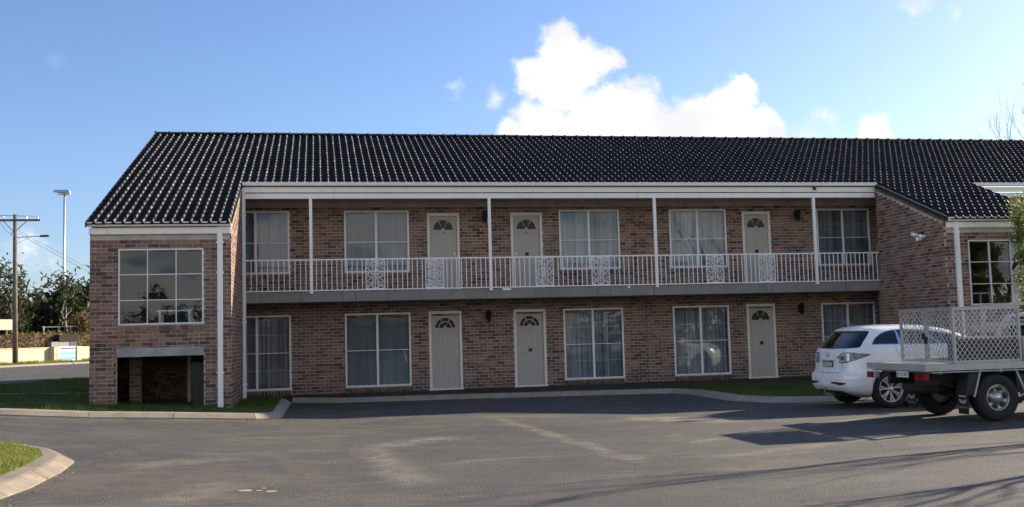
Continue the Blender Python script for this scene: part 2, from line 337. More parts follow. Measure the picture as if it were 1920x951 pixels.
def tile_mat():
    mt = bpy.data.materials.new('glazed_roof_tile'); mt.use_nodes = True; t = NT(mt.node_tree); bs = t.n['Principled BSDF']
    r = rnd_node(t); pos = t.new('ShaderNodeNewGeometry').outputs['Position']
    c = t.mix(t.math('POWER', r, 3), (.008, .008, .009), (.022, .018, .016)); c = t.mix(t.maprange(t.noise(pos, 5, 5, .65), .5, .8, 0, .5), c, (.035, .03, .027))
    t.n.remove(bs); df = t.new('ShaderNodeBsdfDiffuse'); t.l.new(c, df.inputs[0]); gl = t.new('ShaderNodeBsdfGlossy'); t.l.new(t.maprange(t.noise(pos, 9, 4, .6), .3, .7, .32, .44), gl.inputs['Roughness'])
    mx = t.new('ShaderNodeMixShader', inp={0: .036}); t.l.new(df.outputs[0], mx.inputs[1]); t.l.new(gl.outputs[0], mx.inputs[2]); t.l.new(mx.outputs[0], t.n['Material Output'].inputs[0])
    return mt

def glint_mat():  # pale tone standing in for sun glints on the tile rolls
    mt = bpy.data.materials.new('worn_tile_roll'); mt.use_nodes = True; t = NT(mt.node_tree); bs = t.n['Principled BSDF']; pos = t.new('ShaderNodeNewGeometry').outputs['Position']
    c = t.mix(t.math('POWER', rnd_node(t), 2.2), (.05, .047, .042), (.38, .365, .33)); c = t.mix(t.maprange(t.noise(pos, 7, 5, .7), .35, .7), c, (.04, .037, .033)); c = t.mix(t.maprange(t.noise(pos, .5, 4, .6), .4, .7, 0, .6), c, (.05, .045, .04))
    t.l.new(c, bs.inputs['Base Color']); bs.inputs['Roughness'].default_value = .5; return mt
K['tileworn'] = glint_mat(); K['tile'] = tile_mat(); K['roofdark'] = mat('roof_underlay', (.015, .015, .016), .7)
K['bark'] = mat('bark', (.11, .09, .07), .9, var=.35, vscale=4, bump=.5); K['palebark'] = mat('pale_bark', (.26, .24, .21), .9, var=.3, vscale=2)
K['polewood'] = mat('pole_timber', (.13, .105, .085), .85, var=.25, vscale=2.0, bump=.4); K['galv'] = mat('galvanised', (.55, .56, .57), .4, .6, var=.08)
K['render'] = mat('cream_render', (.50, .44, .33), .85, var=.06, vscale=.8, bump=.15); K['wire'] = mat('wire', (.02, .02, .02), .6)

# ================================================================== setting
_GX = [-400, -8, -6, -4.5, -1.3, .3, 400]; _GZ = [.30, .28, .145, .03, -.135, -.2, -.2]
def zg(x): return float(np.interp(x, _GX, _GZ))
def sheet(name, poly, off, mt, kind='structure', thick=0, parent=None):
    bm = bmesh.new(); bm.faces.new([bm.verts.new((x, y, 0)) for x, y in poly])
    for gx in (-8, -7, -6, -5.2, -4.5, -3, -1.3, -.5, .3):
        bmesh.ops.bisect_plane(bm, geom=bm.verts[:]+bm.edges[:]+bm.faces[:], plane_co=(gx, 0, 0), plane_no=(1, 0, 0))
    if thick:
        ret = bmesh.ops.extrude_face_region(bm, geom=bm.faces[:]); top = {g for g in ret['geom'] if isinstance(g, bmesh.types.BMVert)}
        for v in bm.verts: v.co.z = zg(v.co.x)+(off if v in top else off-thick)
    else:
        for v in bm.verts: v.co.z = zg(v.co.x)+off
    bmesh.ops.recalc_face_normals(bm, faces=bm.faces)
    if not thick:
        for f in bm.faces:
            if f.normal.z < 0: f.normal_flip()
    me = bpy.data.meshes.new(name); bm.to_mesh(me); bm.free(); me.materials.append(mt)
    o = link(bpy.data.objects.new(name, me), parent)
    if kind and not parent: o['kind'] = kind
    return o
sheet('ground', [(-380, -380), (380, -380), (380, 900), (-380, 900)], -.03, K['ground'])
sheet('car_park_asphalt', [(-14.5, -40), (45, -40), (45, 28.2), (-1.2, 28.2), (-9, 30), (-14.5, 26)], 0, K['asphalt'])
D2 = Vector((.504, .863)); N2 = Vector((.863, -.504))
def sp(n, t): v = N2*n+D2*t; return (v.x, v.y)
sheet('street', [sp(-24.2, -30), sp(-24.2, 160), sp(-49.0, 160), sp(-49.0, -30)], -.004, K['asphalt'])
sheet('verge_lawn', [sp(-49.45, -30), sp(-49.45, 160), sp(-52.4, 160), sp(-52.4, -30)], .10, K['lawn'])
sheet('field', [sp(-52.5, -30), sp(-52.5, 160), sp(-150, 160), sp(-150, -30)], .9, K['ground'])
LAWN_L = [(-13.5, 21.62), (-12.6, 24.6), (-10.6, 26.6), (-8.9, 28.8), (-8.75, 31.5), (-8.2, 34.0), (-7.2, 37.8), (-5, 43), (12, 43), (12, 33), (-1.0, 33), (-1.0, 22.1), (-1.25, 21.62)]
sheet('lawn', LAWN_L, .105, K['lawn'], thick=.1)
LAWN_R = [(9.75, 26.9), (9.5, 25.2), (9.45, 22.2), (9.9, 21.2), (10.8, 20.75), (30, 20.75), (30, 26.9)]
sheet('lawn', LAWN_R, .105, K['lawn'], thick=.1)
ISL = [(-9, 15.55), (-4.7, 15.33), (-4.1, 15.15), (-3.68, 14.62), (-3.45, 13.9), (-3.38, 12.9), (-3.38, 11.5), (-3.6, 9.6), (-4.5, 7.5), (-9, 6)]
sheet('island_lawn', ISL, .105, K['lawn'], thick=.1)
sheet('footpath', [(-12.0, 22.5), (-5.0, 27.6), (-5.0, 28.05), (-12.2, 22.9)], .118, K['path'], thick=.02)
mb = MB(); P_ = [(-1.0, 27.2), (3.5, 26.66), (6.1, 26.2), (8.7, 25.66), (9.5, 25.6), (9.75, 26.6), (12, 26.9), (16.6, 26.9)]        # ground rising gently to the door sills
nx_ = len(P_); mb.add([(x, y, -.105) for x, y in P_]+[(x, 28.05, -.022) for x, y in P_], [(i, i+1, nx_+i+1, nx_+i) for i in range(nx_-1)]); tag(mb.build('path', K['soil']), kind='structure')
# kerbs: precast lengths following each edge
def kerb(path, width, h, seg, name='kerb', slope=.17, km='kerb'):
    root = tag(link(bpy.data.objects.new(name, None)), kind='structure')
    pts = [Vector(p) for p in path]; out = []
    for a, b in zip(pts[:-1], pts[1:]):
        n = max(1, round((b-a).length/seg))
        for i in range(n): out.append(a.lerp(b, i/n))
    out.append(pts[-1])
    nor = []
    for i in range(len(out)):
        d = (out[min(i+1, len(out)-1)]-out[max(i-1, 0)]).normalized(); nor.append(Vector((-d.y, d.x)))
    for i in range(len(out)-1):
        mb = MB(); rings = []
        for tt in (.004, .996):
            p = out[i].lerp(out[i+1], tt); n = nor[i].lerp(nor[i+1], tt); z = zg(p.x)
            prof = [(0, -.05), (0, h*.18), (slope*.85, h-.012), (slope+.02, h), (width, h+.004), (width, -.05)]
            rings.append([(p.x+n.x*a, p.y+n.y*a, z+b+random.uniform(-.002, .002)) for a, b in prof])
        q = len(rings[0]); mb.add(rings[0]+rings[1], [tuple(range(q)), tuple(range(2*q-1, q-1, -1))]+[(k, k+q, (k+1) % q+q, (k+1) % q) for k in range(q)])
        mb.build('kerb_stone', K[km], root)
    return root
kerb([(-14, 21.3), (-6.06, 21.25), (-4.47, 21.27), (-1.3, 21.35), (-.8, 21.75), (-.75, 26.9)], .32, .11, 1.35)
kerb([(-.75, 26.9), (3.5, 26.4), (6.1, 25.95), (8.9, 25.4), (9.1, 24.6), (9.05, 22.0), (9.5, 20.95), (10.4, 20.45), (29, 20.4)], .33, .11, 1.5)
kerb([(-3.6, 8.2), (-3.15, 10.4), (-3.02, 11.7), (-3.02, 13.0), (-3.1, 14.0), (-3.5, 14.9), (-4.0, 15.42), (-4.6, 15.62), (-9, 15.85)], .36, .11, .75, slope=.17, km='kerb2')
kerb([sp(-49.0, 150), sp(-49.0, -20)][::-1], .42, .11, 12)

def grass(name, poly, n, h, wd, off, label, holes=None, bmat='blade'):
    xs = [p[0] for p in poly]; ys = [p[1] for p in poly]; vs = []; fs = []; rr = []
    def inside(x, y):
        c = False; j = len(poly)-1
        for i in range(len(poly)):
            if (poly[i][1] > y) != (poly[j][1] > y) and x < (poly[j][0]-poly[i][0])*(y-poly[i][1])/(poly[j][1]-poly[i][1])+poly[i][0]: c = not c
            j = i
        return c
    k = 0; tries = 0
    while k < n and tries < n*12:
        tries += 1; x = random.uniform(min(xs), max(xs)); y = random.uniform(min(ys), max(ys))
        if not inside(x, y) or (holes and holes(x, y)): continue
        cl = .65+.7*(math.sin(x*2.1+1.3*math.sin(y*1.7))*math.sin(y*2.6+x) > .25)
        hh = h*random.uniform(.5, 1.25)*cl; a = random.uniform(0, 6.28); b = random.uniform(0, 6.28); le = hh*random.uniform(.2, .9)
        z = zg(x)+off-.01; dx, dy = wd*math.cos(a)/2, wd*math.sin(a)/2; q = len(vs)
        vs += [(x-dx, y-dy, z), (x+dx, y+dy, z), (x+le*math.cos(b), y+le*math.sin(b), z+hh)]; fs.append((q, q+1, q+2)); rr.append(random.random()); k += 1
    mb = MB(); mb.v = vs; mb.f = [list(f) for f in fs]; mb.r = rr; mb.m = [0]*k; mb.sm = [False]*k
    return tag(mb.build(name, K[bmat], recalc=False), label, 'grass', kind='stuff')
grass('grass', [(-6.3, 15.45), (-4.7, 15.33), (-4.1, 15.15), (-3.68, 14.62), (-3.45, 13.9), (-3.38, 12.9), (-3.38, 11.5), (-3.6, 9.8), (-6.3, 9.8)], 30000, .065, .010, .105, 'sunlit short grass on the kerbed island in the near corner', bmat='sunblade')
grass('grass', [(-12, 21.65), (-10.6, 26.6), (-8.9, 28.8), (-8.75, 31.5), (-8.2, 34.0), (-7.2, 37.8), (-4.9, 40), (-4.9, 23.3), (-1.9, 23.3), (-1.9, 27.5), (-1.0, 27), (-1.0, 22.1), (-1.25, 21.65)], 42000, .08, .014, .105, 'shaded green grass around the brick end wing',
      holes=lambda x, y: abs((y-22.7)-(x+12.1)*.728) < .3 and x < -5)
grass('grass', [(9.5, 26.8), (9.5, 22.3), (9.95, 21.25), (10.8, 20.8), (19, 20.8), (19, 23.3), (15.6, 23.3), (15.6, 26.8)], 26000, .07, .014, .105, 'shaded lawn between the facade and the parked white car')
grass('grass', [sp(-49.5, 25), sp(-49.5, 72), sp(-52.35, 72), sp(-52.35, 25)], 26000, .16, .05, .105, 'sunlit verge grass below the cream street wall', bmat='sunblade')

def litter(name, spots, label):
    mb = MB()
    for x, y, sx, sy, n in spots:
        for _ in range(n):
            px, py = random.gauss(x, sx), random.gauss(y, sy); a = random.uniform(0, 6.28); s = random.uniform(.012, .03); z = zg(px)+random.uniform(.006, .02)
            u = Vector((math.cos(a), math.sin(a), random.uniform(-.4, .4)))*s; v = Vector((-math.sin(a), math.cos(a), random.uniform(-.4, .4)))*s*.55; c = Vector((px, py, z)); mb.rn = random.random(); mb.add([c-u, c+v, c+u, c-v], [(0, 1, 2, 3)])
    return tag(mb.build(name, K['dryleaf'], recalc=False), label, 'leaf litter', kind='stuff')
K['dryleaf'] = leaf_mat('dry_leaf', (.16, .11, .05), (.42, .33, .16), (1, .9, .5))
litter('leaf_litter', [(-1.6, 21.15, .35, .06, 160), (-.9, 21.3, .25, .25, 60), (-4.2, 21.1, 1.2, .06, 90), (3, 26.2, 3, .12, 80), (9.0, 23.5, .1, 1.2, 60), (-2.9, 12.6, .06, 1.2, 60)], 'scattered dry leaves along the kerbs')

# ================================================================== motel building
YW, YE, YF, YR = 23.36, 26.63, 27.96, 32.6
XL, XR2 = -4.886, 25.2
WINGS = [-4.886, 15.66]; WW = 2.961
BLD = thing('motel_building', (5, YF, 0), 'two storey brown brick motel block with black tiled roof and white balcony', 'building')
def zr(y): return 4.05+.404*(y-23.185)       # roof plane
SL = math.sqrt(1+.404**2)

# ---- brickwork -------------------------------------------------
LB, HB, CH, CL = .230, .076, .086, .240
def brick_shape(mb, O, U, N, l, h, proud):
    """one brick: face with a small arris, O lower-left of face on the wall plane"""
    O = Vector(O); U = Vector(U); N = Vector(N); Z = Vector((0, 0, 1)); e = .005
    j = lambda: random.uniform(-.0016, .0016)
    A = [O+U*j()+Z*j(), O+U*(l+j())+Z*j(), O+U*(l+j())+Z*(h+j()), O+U*j()+Z*(h+j())]
    back = [p-N*.03 for p in A]; mid = [p+N*(proud-.004) for p in A]
    fr = [p+N*proud for p in (O+U*e+Z*e, O+U*(l-e)+Z*e, O+U*(l-e)+Z*(h-e), O+U*e+Z*(h-e))]
    mb.rn = random.random()
    mb.add(back+mid+fr, [(0, 1, 5, 4), (1, 2, 6, 5), (2, 3, 7, 6), (3, 0, 4, 7), (4, 5, 9, 8), (5, 6, 10, 9), (6, 7, 11, 10), (7, 4, 8, 11), (8, 9, 10, 11)])
_bm = MB(); brick_shape(_bm, (-.115, 0, -.038), (1, 0, 0), (0, -1, 0), LB, HB, .0); _bm.r = [0]*len(_bm.r); BRICK_ME = _bm.mesh('brick', K['brick'])
singles = []        # (location, proud) of bricks kept as objects of their own
def bricks(mb, O, U, N, length, z0, z1, openings=(), top=None, single=False, phase=0):
    """stretcher bond over a wall: u along U from O; openings (u0,u1,za,zb); top(u) optional rake"""
    O = Vector(O); U = Vector(U); N = Vector(N); k = 0; z = z0
    while z+HB <= z1+.02:
        zc = z+HB/2; spans = [(0, length)]
        for a, b, za, zb in openings:
            if za-.02 < zc < zb+.02:
                ns = []
                for s, e in spans:
                    if b <= s or a >= e: ns.append((s, e)); continue
                    if a-s > .02: ns.append((s, a-.004))
                    if e-b > .02: ns.append((b+.004, e))
                spans = ns
        u = -(CL/2 if (k+phase) % 2 else 0)-(.006*((k*37) % 7)/7)
        while u < length:
            for s, e in spans:
                a, b = max(u, s), min(u+LB, e)
                if top:
                    while b-a > .03 and top(b) < z+HB+.01: b -= .02
                    while b-a > .03 and top(a) < z+HB+.01: a += .02
                if b-a > .035:
                    p = random.uniform(-.0025, .003); h = min(HB, z1-z)
                    if single and b-a > LB-.002 and h == HB and len(singles) < 300:
                        singles.append(O+U*(a+LB/2)+Vector((0, 0, z+HB/2))+N*p)
                    else: brick_shape(mb, O+U*a+Vector((0, 0, z)), U, N, b-a, h, p)
            u += CL
        z += CH; k += 1
def core(mb, x0, x1, z0, z1, y0, y1, openings):
    xs = sorted({x0, x1}|{max(x0, min(x1, v)) for o in openings for v in o[:2]}); zs = sorted({z0, z1}|{max(z0, min(z1, v)) for o in openings for v in o[2:]})
    for a, b in zip(xs[:-1], xs[1:]):
        run = None
        for c, d in zip(zs[:-1], zs[1:]):
            hole = any(o[0] <= (a+b)/2 <= o[1] and o[2] <= (c+d)/2 <= o[3] for o in openings)
            if hole:
                if run: mb.box(a, b, y0, y1, *run); run = None
            else: run = (run[0] if run else c, d)
        if run: mb.box(a, b, y0, y1, *run)

LOWW = [(-2.5, -.772), (.655, 2.42), (6.705, 8.445), (9.926, 11.63), (14.52, 16.24)]
UPW = [(-2.52, -.787), (.668, 2.424), (6.657, 8.424), (9.92, 11.655), (14.5, 16.21)]
LOWZ, UPZ = (.124, 2.104), (3.21, 4.896)
LOWD = [(2.916, 3.824), (5.282, 6.189), (12.165, 13.05)]; UPD = [(2.922, 3.82), (5.265, 6.168), (12.148, 13.022)]
FO = [(a, b, *LOWZ) for a, b in LOWW]+[(a, b, *UPZ) for a, b in UPW]+[(a, b, -.2, 2.12) for a, b in LOWD]+[(a, b, 2.66, 4.826) for a, b in UPD]
BF = MB()                                            # bricks beyond the three hundred largest, joined
mb = MB(); core(mb, XL, 25.1, -.3, 5.3, YF+.0045, YF+.11, FO)
mainwall = mb.build('wall', K['mortar'], BLD)
FX0 = -2.9
bricks(BF, (FX0, YF, -.12), (1, 0, 0), (0, -1, 0), 27.9, -.12, 5.14, [(a-FX0, b-FX0, c, d) for a, b, c, d in FO])
wingwall = None
for wi, x0 in enumerate(WINGS):
    x1 = x0+WW; ops = [(x0+.588, x0+2.368, 1.8565, 3.5123)]
    ops.append((x0+.552, x0+2.368, -.3, 1.356))
    mb = MB(); core(mb, x0, x1, -.3, 3.85, YW+.0045, YW+.11, ops)
    for xa in (x0+.0045, x1-.1145):
        mb.prism([(YW+.11, -.3), (YE-.02, -.3), (YE-.02, zr(YE-.02)-.04), (YW+.11, zr(YW+.11)-.04)], 'x', xa, xa+.11)
    wl = mb.build('wall', K['mortar'], BLD); wingwall = wingwall or wl
    bricks(BF, (x0, YW, -.12), (1, 0, 0), (0, -1, 0), WW, -.12, 3.84, [(a-x0, b-x0, c, d) for a, b, c, d in ops], single=(wi == 0), phase=wi)
    rake = .03 if wi == 1 else .0
    bricks(BF, (x1, YW+.001, -.12), (0, 1, 0), (1, 0, 0), YE-YW-.03, -.12, 5.4, top=lambda u: zr(YW+u)-.03, phase=1)
    bricks(BF, (x0, YE-.03, -.12), (0, -1, 0), (-1, 0, 0), YE-YW-.03, -.12, 5.4, top=lambda u, r=rake: zr(YE-.03-u)-.03-r, phase=1)
    # back wall of the undercroft
    bricks(BF, (x0+.12, YW+2.6, -.12), (1, 0, 0), (0, -1, 0), 2.1 if wi == 0 else 2.7, -.12, 1.42)
# soldier course up the right-hand rake
d = Vector((0, -1, -.404)).normalized(); nn = Vector((0, .404, -1)).normalized(); p = Vector((15.66, YE-.04, zr(YE-.04)-.035)); s = 0
while s < (YE-YW)*SL-.1:
    BF.rn = random.random(); BF.obox(p+d*s+Vector((.02, 0, 0)), d*.072, nn*.118, Vector((-.03-random.uniform(0, .004), 0, 0))); s += .084
# left side of the building (seen only from further left)
bricks(BF, (XL, YE+2, -.12), (0, -1, 0), (-1, 0, 0), 1.9, -.12, 5.6)
bf = BF.build('brick_field', K['brick'], wingwall, recalc=False); tag(bf, kind='stuff')
for i, c in enumerate(singles): inst('brick', BRICK_ME, c, wingwall)
# remaining shell so the block is closed
mb = MB(); mb.box(XL+.01, XL+.12, YE+1.9, 41.5, -.3, 5.3); mb.box(XL, XR2, 41.5, 41.6, -.3, 5.0); mb.box(XR2-.1, XR2, YF, 41.5, -.3, 5.3)
mb.box(XL+.2, XR2-.2, YF+1.2, YF+1.25, -.2, 5.0); mb.build('wall', K['mortar'], BLD)

# ---- roof --------------------------------------------------------
roof = MB()
roof.prism([(26.57, zr(26.57)-.03), (YR, zr(YR)-.03), (42.0, zr(YR)-.404*9.4), (42.0, zr(YR)-.404*9.4-.06), (YR, zr(YR)-.1), (26.57, zr(26.57)-.05)], 'x', XL-.03, XR2)
for x0 in WINGS: roof.prism([(23.30, zr(23.30)-.03), (26.569, zr(26.569)-.03), (26.569, zr(26.569)-.05), (23.30, zr(23.30)-.05)], 'x', x0-.03, x0+WW+.03)
roof = roof.build('roof', K['roofdark'], BLD)
G = .364; TW = .2
def tile(mb, x, k):
    """interlocking pan-and-roll tile, low roll on the right, butt end raised over the course below"""
    prof = [(0, .012), (.012, .004), (.05, 0), (.10, .001), (.122, .006), (.132, .024), (.145, .043), (.163, .050), (.181, .043), (.194, .024), (.203, .006)]
    y0 = 23.15+k*G/SL; jit = random.uniform(-.006, .006); mb.rn = random.random()
    du = Vector((0, 1, .404)).normalized(); dn = Vector((0, -.404, 1)).normalized(); O = Vector((x+random.uniform(-.003, .003), y0, zr(y0)+random.uniform(-.003, .005)))
    rows = []
    for v, n, sh in ((.002, -.014, 1), (-.004+jit, -.004, 1), (.028, .013, 1), (.09, .033, 1), (.16, .038, 1), (.235, .030, 1), (G+.05, .004, 1)):
        rows.append([O+Vector((a, 0, 0))+du*v+dn*(n+(b if n > -.01 else 0)) for a, b in prof])
    L = len(prof)
    mb.smooth = False; mb.add([q for r in rows[:2] for q in r], [(j, j+1, L+j+1, L+j) for j in range(L-1)])
    mb.smooth = True; mb.add([q for r in rows[1:] for q in r], [(i*L+j, i*L+j+1, (i+1)*L+j+1, (i+1)*L+j) for i in range(5) for j in range(L-1)])
    for i in range(5):
        for j in range(L-1):
            if 1 <= i <= 2 and (j >= 8 or (j == 7 and i == 1)): mb.m[-(5*(L-1))+i*(L-1)+j] = 1      # sun glint painted pale on the roll's flank
NC = int((XR2-XL)/TW)+1
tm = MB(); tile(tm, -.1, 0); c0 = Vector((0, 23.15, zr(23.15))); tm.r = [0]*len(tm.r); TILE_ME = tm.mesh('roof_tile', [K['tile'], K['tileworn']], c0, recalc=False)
TF = MB(); cnt = 0
for k in range(28):
    for c in range(NC):
        x = XL-.045+c*TW
        if k < 10 and not any(w0-.1 < x < w0+WW-.1 for w0 in WINGS): continue
        y0 = 23.15+k*G/SL
        if k < 20 and c < 15 and cnt < 300:
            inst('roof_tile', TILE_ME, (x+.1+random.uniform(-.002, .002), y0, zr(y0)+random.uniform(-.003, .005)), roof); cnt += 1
        else: tile(TF, x, k)
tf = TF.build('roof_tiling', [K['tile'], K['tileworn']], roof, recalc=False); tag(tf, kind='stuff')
rc = MB(); pr = [(.125*math.cos(t), .125*math.sin(t)*.75) for t in np.linspace(.15, math.pi-.15, 9)]
rows = [[(0+a, q[0]*(1+g), q[1]*(1+g)) for q in pr] for a, g in ((0, .16), (.035, .16), (.036, .0), (.43, -.06))]
rc.smooth = True; rc.grid(rows); RC = rc.mesh('ridge_tile', K['tile'])
i = 0; x = XL-.05
while x < XR2: inst('ridge_tile', RC, (x, YR, zr(YR)+.015+random.uniform(-.004, .004)), roof); x += .405
# verges
mb = MB(); w0 = WINGS[0]; mb.prism([(23.14, zr(23.14)-.06), (YR, zr(YR)-.06), (YR, zr(YR)+.05), (23.14, zr(23.14)+.05)], 'x', w0-.06, w0-.035); mb.build('verge', K['roofdark'], roof); mb = MB()
mb.prism([(23.2, zr(23.2)-.075), (26.6, zr(26.6)-.075), (26.6, zr(26.6)+.045), (23.2, zr(23.2)+.045)], 'x', 15.60, 15.628); mb.build('verge', K['roofdark'], roof); mb = MB()
mb.prism([(23.2, zr(23.2)-.075), (26.6, zr(26.6)-.075), (26.6, zr(26.6)+.045), (23.2, zr(23.2)+.045)], 'x', 15.66+WW+.03, 15.66+WW+.055)
mb.build('verge', K['roofdark'], roof)

# ---- gutters, fascias, beams, soffits ------------------------------
def gutter(x0, x1, y, zt):
    mb = MB(); h = .092; prof = [(y, zt-.01), (y-.012, zt), (y-.012, zt-.02), (y-.004, zt-.03), (y, zt-h+.02), (y+.02, zt-h), (y+.11, zt-h), (y+.11, zt-.004), (y+.106, zt-.004), (y+.1, zt-h+.008), (y+.025, zt-h+.008), (y+.008, zt-.02)]
    mb.prism(prof, 'x', x0, x1); return mb.build('gutter', K['cream'], BLD)
for x0 in WINGS:
    gutter(x0-.04, x0+WW+.01, 23.17, 4.085)
    MB().box(x0-.01, x0+WW-.003, 23.288, 23.353, 3.832, 3.972).build('fascia', K['cream'], BLD)
for xa, xb in ((-1.90, 15.63), (18.66, XR2)):
    gutter(xa, xb, 26.44, 5.458)
    MB().box(xa, xb, 26.56, 26.60, 5.208, 5.345).build('fascia', K['cream'], BLD)
    MB().box(xa, xb, 26.592, 26.68, 5.052, 5.186).build('balcony_beam', K['cream'], BLD)
    MB().box(xa-.6, xb+.6, 26.681, YF-.002, 5.145, 5.175).build('soffit', K['soffit'], BLD)
for x in (-.0, 4.9, 9.6, 14.1):     # joints in the gutter
    MB().box(x, x+.03, 26.424, 26.436, 5.362, 5.462).build('gutter_bracket', K['white'], BLD)
MB().box(-4.8, 25.1, 26.62, YF-.003, 2.392, 2.655).build('balcony_slab', K['concrete'], BLD)
for x in (8.94, .9, 14.6): MB().box(x, x+.012, 26.614, 26.6205, 2.395, 2.652).build('slab_joint', K['black'], BLD)
MB().box(4.75, 4.98, 26.60, 26.618, 2.60, 2.655).build('slab_bracket', K['white'], BLD); MB().box(8.2, 8.26, 26.6, 26.618, 2.60, 2.655).build('slab_bracket', K['white'], BLD)
def downpipe(x, y, z0, z1, wx, wy, bands):
    mb = MB(); mb.box(x, x+wx, y, y+wy, z0+.10, z1); mb.prism([(x-.002, z0+.12), (x+wx+.002, z0+.12), (x+wx+.004, z0), (x-.004, z0)], 'y', y-.012, y+wy-.006)
    o = mb.build('downpipe', K['white'], BLD)
    for z in bands: MB().box(x-.022, x+wx+.022, y-.007, y+wy+.01, z, z+.035).build('pipe_bracket', K['white'], o)
    return o
downpipe(-2.216, 23.28, .0, 3.985, .112, .075, (.75, 2.95, 3.62)); downpipe(-1.915, 26.545, -.03, 5.34, .078, .075, (.35, 1.9, 4.6)); downpipe(15.86, 23.28, -.02, 3.985, .112, .075, (.75, 2.95, 3.70))
# ---- balcony rail ----------------------------------------------------
POSTX = [-.209, 4.443, 9.025, 13.724]
for x in POSTX: MB().box(x-.038, x+.038, 26.555, 26.618, 2.60, 5.054).build('post', K['white'], BLD)
def lace():
    """cast filigree panel about half a metre wide, mirrored scrolls inside a frame"""
    mb = MB(); W, H, t = .50, .765, .0165; L = []
    def arc(cx, cz, r, a0, a1, n=14): L.append([(cx+r*math.cos(a0+(a1-a0)*i/n), cz+r*math.sin(a0+(a1-a0)*i/n)) for i in range(n+1)])
    def spi(cx, cz, r0, r1, a0, turns, n=20): L.append([(cx+(r0+(r1-r0)*i/n)*math.cos(a0+turns*6.283*i/n), cz+(r0+(r1-r0)*i/n)*math.sin(a0+turns*6.283*i/n)) for i in range(n+1)])
    arc(0, 0, .172, 0, math.pi/2); spi(.075, .085, .07, .012, -.6, 1.4); spi(.07, .03, .05, .01, 2.6, 1.2); L.append([(0, .02), (.12, .11)])
    spi(.165, .245, .072, .012, 1.0, 1.5); spi(.075, .235, .06, .012, 3.6, 1.4); arc(.125, .33, .06, .2, 3.4); arc(.21, .14, .05, -1.4, 1.9); arc(.2, .03, .04, -1.8, 1.8)
    spi(.205, .32, .045, .008, .3, 1.3); arc(.04, .33, .045, 0, 3.14); L.append([(.0, .17), (.06, .2), (.1, .29), (.0, .36)]); arc(.24, .2, .05, 1.7, 4.4); arc(.03, .14, .035, 0, 3.14); L.append([(.13, .11), (.25, .2)])
    for sx in (1, -1):
        for sz in (1, -1):
            for ln in L:
                q = [(max(-.238, min(.238, x*sx)), max(-.37, min(.37, z*sz))) for x, z in ln]
                for a, b in zip(q[:-1], q[1:]):
                    dx, dz = b[0]-a[0], b[1]-a[1]; ll = math.hypot(dx, dz)
                    if ll < 1e-4: continue
                    nx, nz = -dz/ll*t/2, dx/ll*t/2
                    mb.add([(a[0]+nx, 0, a[1]+nz), (a[0]-nx, 0, a[1]-nz), (b[0]-nx, 0, b[1]-nz), (b[0]+nx, 0, b[1]+nz)]+[(a[0]+nx, .009, a[1]+nz), (a[0]-nx, .009, a[1]-nz), (b[0]-nx, .009, b[1]-nz), (b[0]+nx, .009, b[1]+nz)],
                           [(0, 1, 2, 3), (4, 7, 6, 5), (0, 3, 7, 4), (1, 5, 6, 2)])
    mb.box(-.008, .008, -.001, .010, -.37, .37)
    for x in (-.25, .232): mb.box(x, x+.018, -.002, .012, -H/2, H/2)
    for z in (-H/2, H/2-.016): mb.box(-.231, .231, -.0018, .0118, z, z+.016)
    return mb.mesh('lace_panel', K['white'])
LACE = lace(); PANELS = [(1.165, 1.666), (2.71, 3.20), (5.652, 6.154), (7.195, 7.70), (10.46, 10.97), (11.995, 12.49)]
mb = MB(); mb.box(-1.835, 15.70, 26.572, 26.612, 3.455, 3.487); mb.box(-1.835, 15.70, 26.578, 26.606, 2.668, 2.692)
rail = mb.build('railing', K['white'], BLD)
BAL = MB().box(-.0095, .0095, -.009, .009, 0, .765).mesh('baluster', K['white'])
ends = [-1.84]+POSTX+[15.72]
for a, b in zip(ends[:-1], ends[1:]):
    n = round((b-a)/.131)
    for i in range(1, n):
        x = a+(b-a)*i/n
        if any(p-.05 < x < q+.05 for p, q in PANELS): continue
        inst('baluster', BAL, (x, 26.592, 2.691), rail)
mb = MB(); mb.box(18.63, 25.1, 26.572, 26.612, 3.455, 3.487); mb.box(18.63, 25.1, 26.578, 26.606, 2.668, 2.692); rail2 = mb.build('railing', K['white'], BLD)
for i in range(1, 49): inst('baluster', BAL, (18.63+i*.132, 26.592, 2.691), rail2)
for a, b in PANELS: inst('lace_panel', LACE, ((a+b)/2, 26.587, 3.074), rail, scale=((b-a)/.5, 1, 1))

